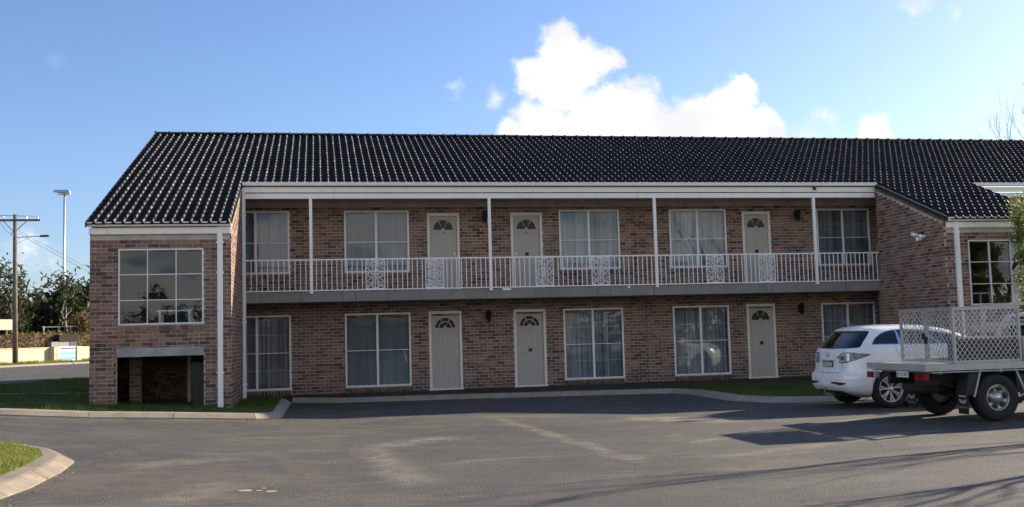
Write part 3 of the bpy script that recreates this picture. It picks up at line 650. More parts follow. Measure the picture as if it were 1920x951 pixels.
# ---- windows and doors ----------------------------------------------
def window(x0, x1, z0, z1, Y, vs, hs, cur=None, fine=False, sill=True, fw=.045, mw=.06):
    mb = MB(); f0, f1 = Y-.012, Y+.06
    mb.box(x0, x0+fw, f0, f1, z0, z1); mb.box(x1-fw, x1, f0, f1, z0, z1); mb.box(x0+fw, x1-fw, f0, f1, z1-fw, z1); mb.box(x0+fw, x1-fw, f0, f1, z0, z0+fw)
    W = mb.build('window', K['alu'], BLD)
    xs = [x0+fw]+list(vs)+[x1-fw]; zs = [z0+fw]+list(hs)+[z1-fw]
    for v in vs: MB().box(v-mw/2, v+mw/2, f0+.004, f1-.004, z0+fw, z1-fw).build('mullion', K['alu'], W)
    for h in hs:
        for a, b in zip(xs[:-1], xs[1:]): MB().box(a+(mw/2 if a in vs else 0), b-(mw/2 if b in vs else 0), f0+.02, f1-.02, h-.009, h+.009).build('glazing_bar', K['alu'], W)
    for a, b in zip(xs[:-1], xs[1:]):
        for c, d in zip(zs[:-1], zs[1:]):
            tl = random.uniform(-.0035, .0035); tl2 = random.uniform(-.003, .003)
            MB().add([(a, Y+.03+tl, c), (b, Y+.03-tl, c), (b, Y+.03-tl+tl2, d), (a, Y+.03+tl+tl2, d)], [(0, 1, 2, 3)]).build('pane', K['glass'], W)
            if fine:
                mm = MB(); xm, zm = (a+b)/2, (c+d)/2; mm.box(xm-.006, xm+.006, Y+.045, Y+.055, c, d); mm.box(a, b, Y+.046, Y+.054, zm-.006, zm+.006); mm.build('glazing_bar', K['alu'], W)
    if cur:
        kind, mt = cur; pts = []; n = 110; ph = random.uniform(0, 6); dens_ = random.uniform(42, 58)
        for i in range(n+1):
            x = x0+.02+(x1-x0-.04)*i/n
            y = Y+.15+(.042*math.sin(x*dens_+ph+1.5*math.sin(x*7.3))*(.6+.4*math.sin(x*3.1+ph)) if kind == 'pleat' else 0)
            pts.append((x, y))
        m2 = MB(); m2.smooth = True; m2.grid([[(x, y, z0+.01) for x, y in pts], [(x, y+(.004*math.sin(x*90) if kind == 'pleat' else 0), (z0+z1)/2) for x, y in pts], [(x, y, z1-.01) for x, y in pts]])
        m2.build('curtain' if kind == 'pleat' else 'blind', mt, W)
    if sill:
        sm = MB(); x = x0
        while x < x1-.03: sm.rn = random.random(); sm.obox((x, Y+.05, z0-.012), (.075, 0, 0), (0, -.065, -.016), (0, -.012, -.09)); x += .086
        sm.build('sill', K['brick'], W)
    return W
LC = [('pleat', K['curtain']), ('flat', K['blind']), ('pleat', K['curtain']), ('pleat', K['curtain']), ('pleat', K['curtain'])]
UC = [('pleat', K['curtain2']), ('pleat', K['blind']), ('pleat', K['curtain2']), ('pleat', K['curtain2']), ('pleat', K['curtain'])]
for i, (a, b) in enumerate(LOWW): window(a, b, *LOWZ, YF, [(a+b)/2-.02], [1.10], LC[i], fine=i in (0, 2, 3, 4))
for i, (a, b) in enumerate(UPW): window(a, b, *UPZ, YF, [(a+b)/2-.02], [4.04], UC[i], fine=i == 4)
# small darker bricks/air gap under the lower windows
for a, b in LOWW: MB().box(a+.03, b-.03, YF+.012, YF+.10, -.2, .03).build('sub_sill', K['soil'], BLD)
for x0 in WINGS:
    a, b = x0+.588, x0+2.368; window(a, b, 1.8565, 3.5123, YW, [a+.6, a+1.2], [2.39, 2.95], fw=.03, mw=.017, sill=True)
    mb = MB(); X0, X1, Y0, Y1, Z0, Z1 = x0+.13, x0+WW-.13, YW+.115, YW+3.6, 1.45, 3.75
    mb.add([(X0, Y0, Z0), (X1, Y0, Z0), (X1, Y1, Z0), (X0, Y1, Z0)], [(0, 1, 2, 3)]); mb.add([(X0, Y0, Z0), (X0, Y1, Z0), (X0, Y1, Z1), (X0, Y0, Z1)], [(0, 1, 2, 3)])
    mb.add([(X1, Y0, Z0), (X1, Y1, Z0), (X1, Y1, Z1), (X1, Y0, Z1)], [(0, 1, 2, 3)]); mb.add([(X0, Y1, Z0), (X1, Y1, Z0), (X1, Y1, Z1), (X0, Y1, Z1)], [(0, 1, 2, 3)]); mb.add([(X0, Y0, Z1), (X1, Y0, Z1), (X1, Y1, Z1), (X0, Y1, Z1)], [(0, 1, 2, 3)])
    mb.build('room_lining', K['room'], BLD, recalc=False)
    MB().box(x0+.55, x0+2.37, YW-.012, YW+.11, 1.165, 1.356).build('lintel', K['lintel'], BLD)
    # undercroft: dark lining, floor
    mb = MB(); X0, X1, Y0, Y1, Z0, Z1 = x0+.125, x0+WW-.125, YW+.112, YW+2.75, -.12, 1.44
    for q in ([(X0, Y0, Z0), (X0, Y1, Z0), (X0, Y1, Z1), (X0, Y0, Z1)], [(X1, Y0, Z0), (X1, Y1, Z0), (X1, Y1, Z1), (X1, Y0, Z1)], [(X0, Y1, Z0), (X1, Y1, Z0), (X1, Y1, Z1), (X0, Y1, Z1)], [(X0, Y0, Z1), (X1, Y0, Z1), (X1, Y1, Z1), (X0, Y1, Z1)]): mb.add(q, [(0, 1, 2, 3)])
    mb.build('undercroft_lining', K['room'], BLD, recalc=False)
def fan(cx, cz, r, a0, a1, ri, y, n=10):
    mb = MB(); P = [(cx+ri*math.cos(a0+(a1-a0)*i/n), cz+ri*math.sin(a0+(a1-a0)*i/n)) for i in range(n+1)]+[(cx+r*math.cos(a1+(a0-a1)*i/n), cz+r*math.sin(a1+(a0-a1)*i/n)) for i in range(n+1)]
    mb.prism(P, 'y', y, y+.006); return mb
def door(x0, x1, z0, z1, Y, num, hinge, sign=False, bars=False):
    fw = .07; mb = MB(); f0, f1 = Y-.022, Y+.09
    mb.box(x0, x0+fw, f0, f1, z0, z1); mb.box(x1-fw, x1, f0, f1, z0, z1); mb.box(x0+fw, x1-fw, f0+.002, f1, z1-fw-.01, z1)
    DR = mb.build('door', K['doorframe'], BLD)
    MB().box(x0-.02, x1+.02, Y-.045, Y+.10, z0-.06, z0+.012).build('threshold', K['doorframe'], DR)
    a, b, c, d = x0+fw+.004, x1-fw-.004, z0+.015, z1-fw-.014; yl = Y+.035
    MB().box(a, b, yl, yl+.04, c, d).build('door_leaf', K['door'], DR); w_, h_ = b-a, d-c
    for k, (u0, u1, v0, v1) in enumerate(((.16, .44, .42, .76), (.56, .84, .42, .76), (.16, .44, .07, .34), (.56, .84, .07, .34))):
        X0, X1, Z0, Z1 = a+u0*w_, a+u1*w_, c+v0*h_, c+v1*h_; q = MB(); e = .018
        q.add([(X0, yl, Z0), (X1, yl, Z0), (X1, yl, Z1), (X0, yl, Z1), (X0+e, yl-.008, Z0+e), (X1-e, yl-.008, Z0+e), (X1-e, yl-.008, Z1-e), (X0+e, yl-.008, Z1-e),
               (X0+2*e, yl-.002, Z0+2*e), (X1-2*e, yl-.002, Z0+2*e), (X1-2*e, yl-.002, Z1-2*e), (X0+2*e, yl-.002, Z1-2*e)],
              [(0, 1, 5, 4), (1, 2, 6, 5), (2, 3, 7, 6), (3, 0, 4, 7), (4, 5, 9, 8), (5, 6, 10, 9), (6, 7, 11, 10), (7, 4, 8, 11), (8, 9, 10, 11)]); q.build('door_panel', K['door'], DR)
    cx, cz, r = (a+b)/2, d-.395, .275
    fan(cx, cz-.0, r+.022, 0, math.pi, .0, yl-.007, 24).build('fanlight_surround', K['door'], DR)
    for a0, a1 in ((.03, math.pi*.33), (math.pi*.365, math.pi*.635), (math.pi*.67, math.pi-.03)): fan(cx, cz+.012, r, a0, a1, .055, yl-.011).build('fanlight_pane', K['doorglass'], DR)
    if bars:
        fan(cx, cz+.012, .19, .0, math.pi, .165, yl-.014, 20).build('fanlight_bar', K['door'], DR)
    textmesh(num, .085, K['iron'], 'door_number', (cx, yl-.012, cz-.075), (math.pi/2, 0, 0), DR)
    hx = a+.07 if hinge == 'r' else b-.07; s = 1 if hinge == 'r' else -1; mb = MB(); mb.tube([(hx, yl, z0+1.0), (hx, yl-.05, z0+1.0), (hx+.085*s, yl-.052, z0+1.0)], .007); mb.box(hx-.014, hx+.014, yl-.006, yl, z0+.96, z0+1.04); mb.build('handle', K['steel'], DR)
    if sign: MB().box(cx-.045, cx+.055, yl-.012, yl-.003, z0+.94, z0+1.03).build('door_sign', K['black'], DR)
for (a, b), n, h, s, br in zip(LOWD, '432', 'lrl', (0, 1, 1), (1, 1, 0)): door(a, b, 0, 2.12, YF, n, h, s, br)
for (a, b), n, h, s in zip(UPD, '987', 'lrl', (0, 1, 1)): door(a, b, 2.68, 4.826, YF, n, h, s)
# ---- wall lanterns, conduit, spotlights, camera -----------------------
def lantern(x, z):
    mb = MB(); mb.box(x-.05, x+.05, YF-.02, YF, z-.16, z+.05); mb.tube([(x, YF-.01, z-.02), (x, YF-.10, z+.09), (x, YF-.16, z+.05)], .012)
    L_ = mb.build('wall_lantern', K['iron'], BLD)
    q = MB(); q.lathe([(.0, .20), (.03, .19), (.09, .12), (.082, .115)], 10, 'z', (x, YF-.16, z-.09)); q.build('lantern_cap', K['iron'], L_); q = MB(); q.lathe([(.0, -.16), (.04, -.15), (.03, -.12), (.045, -.11)], 10, 'z', (x, YF-.16, z-.09)); q.build('lantern_base', K['iron'], L_)
    q = MB(); q.lathe([(.045, -.11), (.078, .115)], 8, 'z', (x, YF-.16, z-.09)); q.build('lantern_glass', K['doorglass'], L_)
for x, z in ((4.53, 4.78), (4.565, 2.02), (13.856, 4.76), (13.83, 2.01)): lantern(x, z)
MB().box(9.108, 9.122, YF-.012, YF-.004, -.1, 2.39).build('conduit', K['iron'], BLD); MB().box(8.86, 8.872, YF-.012, YF-.004, 2.66, 5.0).build('conduit', K['iron'], BLD)
mb = MB(); mb.tube([(13.75, 26.55, 5.33), (13.75, 26.47, 5.26)], .03); mb.box(13.72, 13.78, 26.53, 26.56, 5.28, 5.36); mb.build('security_camera', K['black'], BLD)
sp_ = MB().box(15.60, 15.66, 24.33, 24.45, 3.74, 3.82).build('spotlight_cluster', K['iron'], BLD)
for y, z in ((24.22, 3.70), (24.36, 3.64), (24.56, 3.78), (24.49, 3.76)):
    q = MB(); q.lathe([(0, -.16), (.05, -.155), (.058, -.13), (.04, -.02), (.03, .03), (0, .03)], 12, 'x', (15.60, y, z)); q.build('spotlight', K['white'], sp_, smooth=True)
# ---- furniture seen through the wing glass and under the wing ----------
def small_table(x, y, z, mt, label, h=.72, w_=.75, d_=.5):
    t = thing('side_table', (x, y, z), label, 'table'); MB().box(x-w_/2, x+w_/2, y-d_/2, y+d_/2, z+h-.03, z+h).build('table_top', mt, t)
    for sx in (-1, 1):
        for sy in (-1, 1): MB().box(x+sx*(w_/2-.06)-.025, x+sx*(w_/2-.06)+.025, y+sy*(d_/2-.05)-.025, y+sy*(d_/2-.05)+.025, z, z+h-.031).build('leg', mt, t)
    return t
small_table(-3.17, YW+.52, 1.452, K['white'], 'small white table behind the big wing window')
small_table(16.72, YW+.55, 1.452, K['white'], 'small white table behind the right wing window beside the shrub')
t = thing('bar_table', (-3.62, YW+1.25, -.03), 'dark round pedestal table in the undercroft of the brick wing', 'table'); z = -.03
mb = MB(); mb.lathe([(0, .73), (.34, .73), (.345, .745), (.34, .76), (0, .76)], 28, 'z', (-3.62, YW+1.25, z)); mb.build('table_top', K['iron'], t)
mb = MB(); mb.tube([(-3.62, YW+1.25, z+.3), (-3.62, YW+1.25, z+.74)], .025); mb.build('pedestal', K['iron'], t)
for k in range(3):
    a = .5+k*2.094; MB().tube([(-3.62, YW+1.25, z+.32), (-3.62+.12*math.cos(a), YW+1.25+.12*math.sin(a), z+.2), (-3.62+.28*math.cos(a), YW+1.25+.28*math.sin(a), z+.01)], .013).build('leg', K['iron'], t)
tp = thing('timber_prop', (-3.05, YW+1.9, -.08), 'pale post with a leaning board inside the undercroft', 'post')
MB().box(-3.09, -3.01, YW+1.86, YW+1.94, -.08, 1.43).build('post', K['render'], tp); MB().add([(-2.99, YW+1.9, -.07), (-2.68, YW+1.9, -.07), (-2.86, YW+2.0, .9), (-2.99, YW+2.0, 1.0), (-2.99, YW+1.93, -.07), (-2.68, YW+1.93, -.07), (-2.86, YW+2.03, .9), (-2.99, YW+2.03, 1.0)], [(0, 1, 2, 3), (7, 6, 5, 4), (0, 4, 5, 1), (1, 5, 6, 2), (2, 6, 7, 3), (3, 7, 4, 0)]).build('board', K['room'], tp)

pm = MB(); bricks(pm, (-4.30, YW+1.35, -.12), (1, 0, 0), (0, -1, 0), .235, -.12, 1.42); pm.build('pier_brick', K['brick'], BLD, recalc=False); MB().box(-4.30, -4.065, YW+1.356, YW+1.58, -.12, 1.43).build('pier', K['mortar'], BLD)
bn = thing('bin', (-2.52, YW+1.0, -.1), 'large dark bin in the right half of the undercroft', 'bin'); x, y, z = -2.52, YW+1.0, -.1
MB().prism([(x-.30, z+.05), (x+.32, z+.05), (x+.36, z+1.02), (x-.36, z+1.02)], 'y', y-.3, y+.35).build('bin_body', K['black'], bn); MB().prism([(x-.38, z+1.021), (x+.38, z+1.021), (x+.36, z+1.08), (x-.30, z+1.10)], 'y', y-.33, y+.38).build('lid', K['black'], bn)
for s in (-1, 1): MB().lathe([(0, -.03), (.1, -.03), (.1, .03), (0, .03)], 16, 'x', (x+.30*s, y+.3, z+.1)).build('wheel', K['black'], bn)

# ================================================================== vehicles
K['carwhite'] = mat('white_car_paint', (.84, .845, .85), .26, var=.03, vscale=3.5, coat=.8, spec=.5); K['silver'] = mat('silver_car_paint', (.42, .43, .44), .35, .5, coat=.6)
K['tyre'] = mat('tyre_rubber', (.016, .016, .017), .85, var=.2, vscale=20); K['alloy'] = mat('alloy_rim', (.62, .63, .64), .3, .7); K['steelrim'] = mat('steel_rim', (.36, .36, .37), .38, .7, var=.1, vscale=8)
K['redlens'] = mat('red_lens', (.19, .008, .008), .12, coat=.5); K['clearlens'] = mat('clear_lens', (.55, .57, .60), .12, .4, coat=.6); K['greylens'] = mat('smoked_lens', (.10, .11, .13), .12, coat=.6)
K['trayalu'] = mat('tray_aluminium', (.43, .43, .42), .45, .3, var=.12, vscale=4); K['plate'] = mat('number_plate', (.66, .66, .62), .45); K['chassis'] = mat('chassis_black', (.018, .018, .019), .7, var=.3, vscale=6)
K['meshwire'] = mat('galvanised_mesh', (.70, .70, .69), .35, .5); K['chrome'] = mat('chrome', (.75, .76, .78), .12, 1.0); K['crate'] = mat('dark_crate', (.05, .046, .042), .7, var=.2)
def crom(xs, ys, x):
    """smooth (monotone cubic) interpolation"""
    xs = np.array(xs, float); ys = np.array(ys, float); h = np.diff(xs); dl = np.diff(ys)/h; mm = np.zeros(len(xs))
    mm[0], mm[-1] = dl[0], dl[-1]
    for i in range(1, len(xs)-1):
        if dl[i-1]*dl[i] > 0:
            w1, w2 = 2*h[i]+h[i-1], h[i]+2*h[i-1]; mm[i] = (w1+w2)/(w1/dl[i-1]+w2/dl[i])
    i = int(min(max(np.searchsorted(xs, x)-1, 0), len(h)-1)); t = (x-xs[i])/h[i]
    return float((2*t**3-3*t**2+1)*ys[i]+(t**3-2*t**2+t)*h[i]*mm[i]+(-2*t**3+3*t**2)*ys[i+1]+(t**3-t**2)*h[i]*mm[i+1])
class Body:
    """closed vehicle shell made of level outlines; tab rows: z, rear x, front x, half width, rear corner (rx,ry), front corner (rx,ry), bow"""
    def __init__(s, tab): s.t = tab; s.z = [r[0] for r in tab]
    def par(s, z): return [crom(s.z, [r[k] for r in s.t], z) for k in range(1, 9)]
    def outline(s, z, n=(10, 12, 20, 12, 10)):
        xr, xf, w_, rx, ry, fx, fy, bow = s.par(z); P = []
        rx, fx = min(rx, (xf-xr)*.45), min(fx, (xf-xr)*.45); ry, fy = min(ry, w_*.95), min(fy, w_*.95)
        for i in range(n[0]): y = (w_-ry)*i/n[0]; P.append((xr+bow*(y/w_)**2, y))
        xb = xr+bow*((w_-ry)/w_)**2
        for i in range(n[1]): a = math.pi/2*i/n[1]; P.append((xb+rx*(1-math.cos(a)), w_-ry+ry*math.sin(a)))
        for i in range(n[2]): t = i/n[2]; P.append((xb+rx+(xf-bow-fx-xb-rx)*t, w_-.012*abs(2*t-1)**3*0))
        for i in range(n[3]): a = math.pi/2*i/n[3]; P.append((xf-bow*((w_-fy)/w_)**2-fx+fx*math.sin(a), w_-fy+fy*math.cos(a)))
        for i in range(n[4]+1): y = (w_-fy)*(1-i/n[4]); P.append((xf-bow*(y/max(w_, .01))**2, y))
        return P
    def at(s, side, q, z, off=0.0):
        P = s.outline(z); f = q; i = int(min(max(math.floor(f), 0), len(P)-2)); t = f-i
        x, y = P[i][0]+(P[i+1][0]-P[i][0])*t, P[i][1]+(P[i+1][1]-P[i][1])*t
        dx, dy = P[i+1][0]-P[i][0], P[i+1][1]-P[i][1]; l = math.hypot(dx, dy) or 1
        return Vector((x-dy/l*off, (y+dx/l*off)*side, z))
    def qx(s, x, z):   # outline index on the side at given x
        P = s.outline(z); xs = [p[0] for p in P]
        for i in range(10, len(xs)-11):
            if xs[i] <= x <= xs[i+1]: return i+(x-xs[i])/max(1e-6, xs[i+1]-xs[i])
        return 22
    def shell(s, nz=56):
        z0, z1 = s.z[0], s.z[-1]; mb = MB(); mb.smooth = True; rows = []
        zz = sorted(set(list(np.linspace(z0, z1, nz))+s.z))
        for z in zz:
            P = s.outline(z); rows.append([(x, y, z) for x, y in P]+[(x, -y, z) for x, y in P[-2:0:-1]])
        n = len(rows[0]); vs = [p for r in rows for p in r]
        fs = [(i*n+j, i*n+(j+1) % n, (i+1)*n+(j+1) % n, (i+1)*n+j) for i in range(len(rows)-1) for j in range(n)]
        fs += [tuple(range(n-1, -1, -1)), tuple((len(rows)-1)*n+j for j in range(n))]
        mb.add(vs, fs); return mb
    def patch(s, side, cols, off=.006, nz=7):
        mb = MB(); mb.smooth = True
        mb.grid([[s.at(side, q, zb+(zt-zb)*j/nz, off) for j in range(nz+1)] for q, zb, zt in cols]); return mb
def dense(cols, k=5):
    out = []
    for a, b in zip(cols[:-1], cols[1:]):
        for i in range(k): t = i/k; out.append(tuple(a[j]+(b[j]-a[j])*t for j in range(len(a))))
    return out+[cols[-1]]
def cut(o, cutters):
    for cmb in cutters:
        c = cmb.build('cutter', K['black'], None); md = o.modifiers.new('b', 'BOOLEAN'); md.operation = 'DIFFERENCE'; md.solver = 'EXACT'; md.object = c
        bpy.context.view_layer.update(); dg = bpy.context.evaluated_depsgraph_get(); me = bpy.data.meshes.new_from_object(o.evaluated_get(dg))
        o.modifiers.clear(); o.data = me; bpy.data.objects.remove(c)
def wheel(root, x, y, r, wd, side, kind, rim):
    """tyre as the part; rim, hub as its sub-parts. side +1: outer face towards +y"""
    mb = MB(); mb.smooth = True; s = side; rr = r*rim
    mb.lathe([(rr, -wd*.42*s), (rr+.012, -wd*.5*s), (r*.93, -wd*.5*s), (r*.985, -wd*.40*s), (r, -wd*.2*s), (r, wd*.2*s), (r*.985, wd*.40*s), (r*.93, wd*.5*s), (rr+.012, wd*.5*s), (rr, wd*.40*s)], 40)
    W = mb.build('wheel', K['tyre'], root, world=False); W.location = (x, y, r)
    b = MB(); b.smooth = True; b.lathe([(rr, wd*.40*s), (rr-.012, wd*.43*s), (rr-.022, wd*.36*s), (rr-.03, -wd*.3*s), (0, -wd*.3*s)], 40); b.build('rim', K['alloy' if kind == 'alloy' else 'steelrim'], W, world=False)
    q = MB(); q.lathe([(0, wd*.12*s), (rr-.028, wd*.12*s)], 32); q.build('brake_disc', K['black'], W, world=False)
    if kind == 'alloy':
        for k in range(7):
            a = 2*math.pi*k/7+.3; sm = MB(); ca, sa = math.cos(a), math.sin(a)
            for da in (-.11, .11):
                P = []
                for rad, hw, h in ((.05, .014, .30), (rr*.55, .015, .36), (rr-.018, .021, .38)):
                    aa = a+da*(rad/rr)*1.5; c2, s2 = math.cos(aa), math.sin(aa); P.append([(rad*c2-hw*s2, wd*h*s, rad*s2+hw*c2), (rad*c2+hw*s2, wd*h*s, rad*s2-hw*c2), (rad*c2+hw*s2, wd*(h-.16)*s, rad*s2-hw*c2), (rad*c2-hw*s2, wd*(h-.16)*s, rad*s2+hw*c2)])
                vs = [p for r_ in P for p in r_]; sm.add(vs, [(i*4+j, i*4+(j+1) % 4, (i+1)*4+(j+1) % 4, (i+1)*4+j) for i in range(2) for j in range(4)]+[(3, 2, 1, 0), (8, 9, 10, 11)])
            sm.build('spoke', K['alloy'], W, world=False)
        q = MB(); q.smooth = True; q.lathe([(0, wd*.36*s), (.03, wd*.355*s), (.055, wd*.31*s), (.06, wd*.2*s)], 20); q.build('hub', K['alloy'], W, world=False)
    else:
        q = MB(); q.smooth = True; q.lathe([(rr-.02, wd*.30*s), (rr*.86, wd*.335*s), (rr*.72, wd*.26*s), (rr*.55, wd*.24*s), (rr*.44, wd*.33*s), (rr*.38, wd*.42*s), (rr*.2, wd*.46*s), (0, wd*.46*s)], 40); q.build('wheel_disc', K['steelrim'], W, world=False)
        for k in range(6):
            a = 2*math.pi*k/6+.2; c = MB(); n = 14; ce = (rr*.70*math.cos(a), rr*.70*math.sin(a)); P = []
            for i in range(n):
                t = 2*math.pi*i/n; u, v = .052*math.cos(t), .034*math.sin(t); P.append((ce[0]-math.sin(a)*u+math.cos(a)*v, ce[1]+math.cos(a)*u+math.sin(a)*v))
            c.add([(p[0], wd*.345*s, p[1]) for p in P]+[(p[0]*.98, wd*.2*s, p[1]*.98) for p in P], [tuple(range(n))]+[(i, (i+1) % n, (i+1) % n+n, i+n) for i in range(n)]); c.build('vent_hole', K['black'], W, world=False)
        c = MB(); c.smooth = True; c.lathe([(.0, wd*.475*s), (.032, wd*.475*s), (.036, wd*.46*s)], 18); c.build('hub', K['alloy'], W, world=False)
    return W
# ---------------------------------------------------------------- white wagon
GZ = -.2
car = thing('parked_car', (10.0, 19.27, GZ), 'white sport utility car parked beside the lawn, half behind the tray truck', 'car')
#        z    xr    xf    w    rrx  rry  frx  fry  bow
CT = [(.20, .52, 4.30, .78, .30, .30, .50, .40, .05), (.27, .22, 4.52, .86, .38, .34, .65, .50, .07), (.36, .06, 4.63, .905, .44, .38, .75, .55, .08), (.47, .0, 4.68, .925, .46, .40, .80, .55, .09), (.58, .0, 4.69, .932, .46, .40, .80, .55, .09),
      (.66, .02, 4.68, .935, .46, .40, .80, .55, .09), (.70, .075, 4.67, .935, .45, .40, .80, .55, .09), (.80, .10, 4.63, .933, .45, .40, .85, .55, .09), (.92, .105, 4.52, .93, .45, .39, .9, .55, .09), (1.02, .115, 4.30, .922, .45, .38, .9, .55, .09),
      (1.09, .13, 3.90, .91, .44, .37, .8, .5, .09), (1.14, .15, 3.50, .895, .43, .36, .5, .4, .09), (1.20, .19, 3.24, .872, .42, .35, .35, .3, .09), (1.28, .26, 3.05, .84, .40, .34, .35, .3, .09), (1.36, .345, 2.86, .80, .38, .32, .35, .3, .09),
      (1.44, .44, 2.66, .755, .36, .30, .35, .3, .08), (1.50, .50, 2.48, .71, .35, .28, .35, .3, .08), (1.545, .53, 2.30, .655, .34, .27, .35, .3, .07), (1.58, .60, 2.12, .57, .32, .25, .35, .3, .06), (1.61, .78, 1.90, .42, .3, .2, .3, .2, .05), (1.628, 1.05, 1.65, .2, .2, .1, .2, .1, .02)]
bd = Body(CT); body = bd.shell().build('body', K['carwhite'], car, world=False)
arch = []
for x in (.93, 3.68): q = MB(); q.lathe([(0, -1.2), (.405, -1.2), (.405, 1.2), (0, 1.2)], 36, 'y', (x, 0, .37)); arch.append(q)
body.location = (0, 0, -40); body.parent = None   # cut in clear air, then put back
for q in arch: q.v = [(a, b, c-40) for a, b, c in q.v]
cut(body, arch); body.parent = car; body.location = (0, 0, 0)
MB().box(.45, 4.2, -.62, .62, .24, .75).build('underbody', K['chassis'], car, world=False)
for x, r in ((.93, .365), (3.68, .365)):
    for sd in (1, -1): wheel(car, x, .80*sd, r, .225, sd, 'alloy', .70)
# rear screen (both halves in one pane), side glass, lamps
def qy(frac): return 10*frac
cols = [(q, 1.165+.012*(q/10)**2, 1.505) for q in (0, 2, 4, 6, 8, 9.5)]+[(11.5, 1.175, 1.507), (13.5, 1.178, 1.508), (15, 1.182, 1.507), (16.4, 1.19, 1.505), (16.9, 1.215, 1.49)]
mb = MB(); mb.smooth = True; L_ = [[bd.at(-1, q, zb+(zt-zb)*j/8, .006) for j in range(9)] for q, zb, zt in cols]; R_ = [[bd.at(1, q, zb+(zt-zb)*j/8, .006) for j in range(9)] for q, zb, zt in cols]
mb.grid(L_[::-1]+R_[1:]); mb.build('rear_window', K['tint'], car, world=False)
for sd in (1, -1):
    def sidewin(xs, name='side_window'):
        c = dense([(bd.qx(x, (zb+zt)/2), zb, zt) for x, zb, zt in xs], 4); return bd.patch(sd, c, .006).build(name, K['tint'], car, world=False)
    rim_ = bd.patch(sd, dense([(bd.qx(x, (zb+zt)/2), zb, zt) for x, zb, zt in ((.60, 1.262, 1.27), (.63, 1.237, 1.36), (.72, 1.235, 1.445), (.85, 1.233, 1.492), (1.1, 1.228, 1.522), (1.5, 1.224, 1.532), (2.1, 1.214, 1.502), (2.5, 1.21, 1.432), (2.95, 1.20, 1.225))], 4), .003).build('window_trim', K['chrome'], car, world=False)
    sidewin(((.625, 1.27, 1.28), (.66, 1.25, 1.37), (.74, 1.25, 1.435), (.86, 1.25, 1.478), (1.1, 1.245, 1.508), (1.16, 1.244, 1.51)), 'quarter_window')
    sidewin(((1.22, 1.243, 1.512), (1.5, 1.24, 1.517), (1.85, 1.235, 1.507))); sidewin(((1.91, 1.235, 1.503), (2.2, 1.23, 1.475), (2.5, 1.225, 1.415), (2.88, 1.215, 1.24)))
    tl = bd.patch(sd, dense([(7.7, .892, 1.06), (8.6, .884, 1.082), (10, .884, 1.094), (12.5, .90, 1.098), (15, .935, 1.094), (17.5, .98, 1.082), (19.5, 1.02, 1.066), (20.6, 1.05, 1.056)], 3), .010).build('tail_light', K['greylens'], car, world=False)
    bd.patch(sd, dense([(8.1, .905, 1.045), (9, .90, 1.07), (10.4, .902, 1.083), (12.2, .915, 1.085), (13.4, .94, 1.07)], 3), .016).build('lamp_bowl', K['clearlens'], tl, world=False)
    bd.patch(sd, dense([(8.6, .965, .975), (9.4, .95, 1.01), (10.4, .955, 1.02), (11.2, .985, .995)], 3), .021).build('lamp_bulb', K['chrome'], tl, world=False)
    bd.patch(sd, dense([(4.8, .485, .515), (7.2, .475, .517), (8.2, .472, .517)], 3), .007).build('reflector', K['redlens'], car, world=False)
    bd.patch(sd, dense([(8.2, .468, .517), (10.5, .455, .515), (12.5, .47, .508), (13.8, .498, .504)], 3), .0075).build('fog_recess', K['black'], car, world=False)
    bd.patch(sd, dense([(bd.qx(x, .33), .255, .36) for x in (1.36, 2.2, 3.26)], 4), .008).build('side_skirt', K['chassis'], car, world=False)
    for x in (1.21, 2.12, 3.05): bd.patch(sd, [(bd.qx(x, .8)-.025, .36, 1.23), (bd.qx(x, .8)+.025, .36, 1.23)], .0015, 16).build('door_seam', K['black'], car, world=False)
    mb = MB(); mb.lathe([(0, 0), (.035, 0), (.04, .12), (0, .12)], 14, 'x', (.12, .46*sd, .33)); mb.build('exhaust_tip', K['chrome'], car, world=False)
    mb = MB(); mb.smooth = True; mb.lathe([(.0, -.08), (.055, -.07), (.085, 0), (.07, .06), (0, .08)], 14, 'x', (2.72, 1.0*sd, 1.24)); mb.build('door_mirror', K['carwhite'], car, world=False)
    bd.patch(sd, dense([(28+17.5, .80, .96), (28+20, .79, .98), (28+24, .80, .95)], 3), .008).build('headlight', K['clearlens'], car, world=False)
c = dense([(9.0, .35-.06, .35), (6, .30, .352), (0.01, .30, .352)], 3)
bd.patch(1, [(q, .245, .335) for q in np.linspace(0, 10, 12)], .008).build('bumper_valance', K['chassis'], car, world=False); bd.patch(-1, [(q, .245, .335) for q in np.linspace(0, 10, 12)], .008).build('bumper_valance', K['chassis'], car, world=False)
for sd in (1, -1): bd.patch(sd, [(q, .690, .698) for q in np.linspace(0, 8.6, 12)], .004, 2).build('tailgate_seam', K['greylens'], car, world=False)
pl = MB(); pl.box(.078, .092, -.20, .20, .805, .915); PL = pl.build('number_plate', K['black'], car, world=False); MB().box(.0735, .0785, -.186, .186, .82, .90).build('plate_face', K['plate'], PL, world=False)
textmesh('BX 63 LT', .085, K['iron'], 'plate_text', (.0725, 0, .86), (math.pi/2, 0, -math.pi/2), PL, world=False, ext=.001)
MB().box(.072, .095, -.26, .26, .925, .942).build('tailgate_handle', K['chrome'], car, world=False)
em = MB(); P = []
for i in range(28): t = 2*math.pi*i/28; P.append((.0905, .055*math.cos(t), 1.045+.045*math.sin(t)))
em.tube(P+[P[0]], .006, 6); em.tube([(.089, -.045, 1.062), (.086, -.022, 1.046), (.084, 0, 1.03), (.086, .022, 1.046), (.089, .045, 1.062)], .006, 6); em.build('badge', K['chrome'], car, world=False)
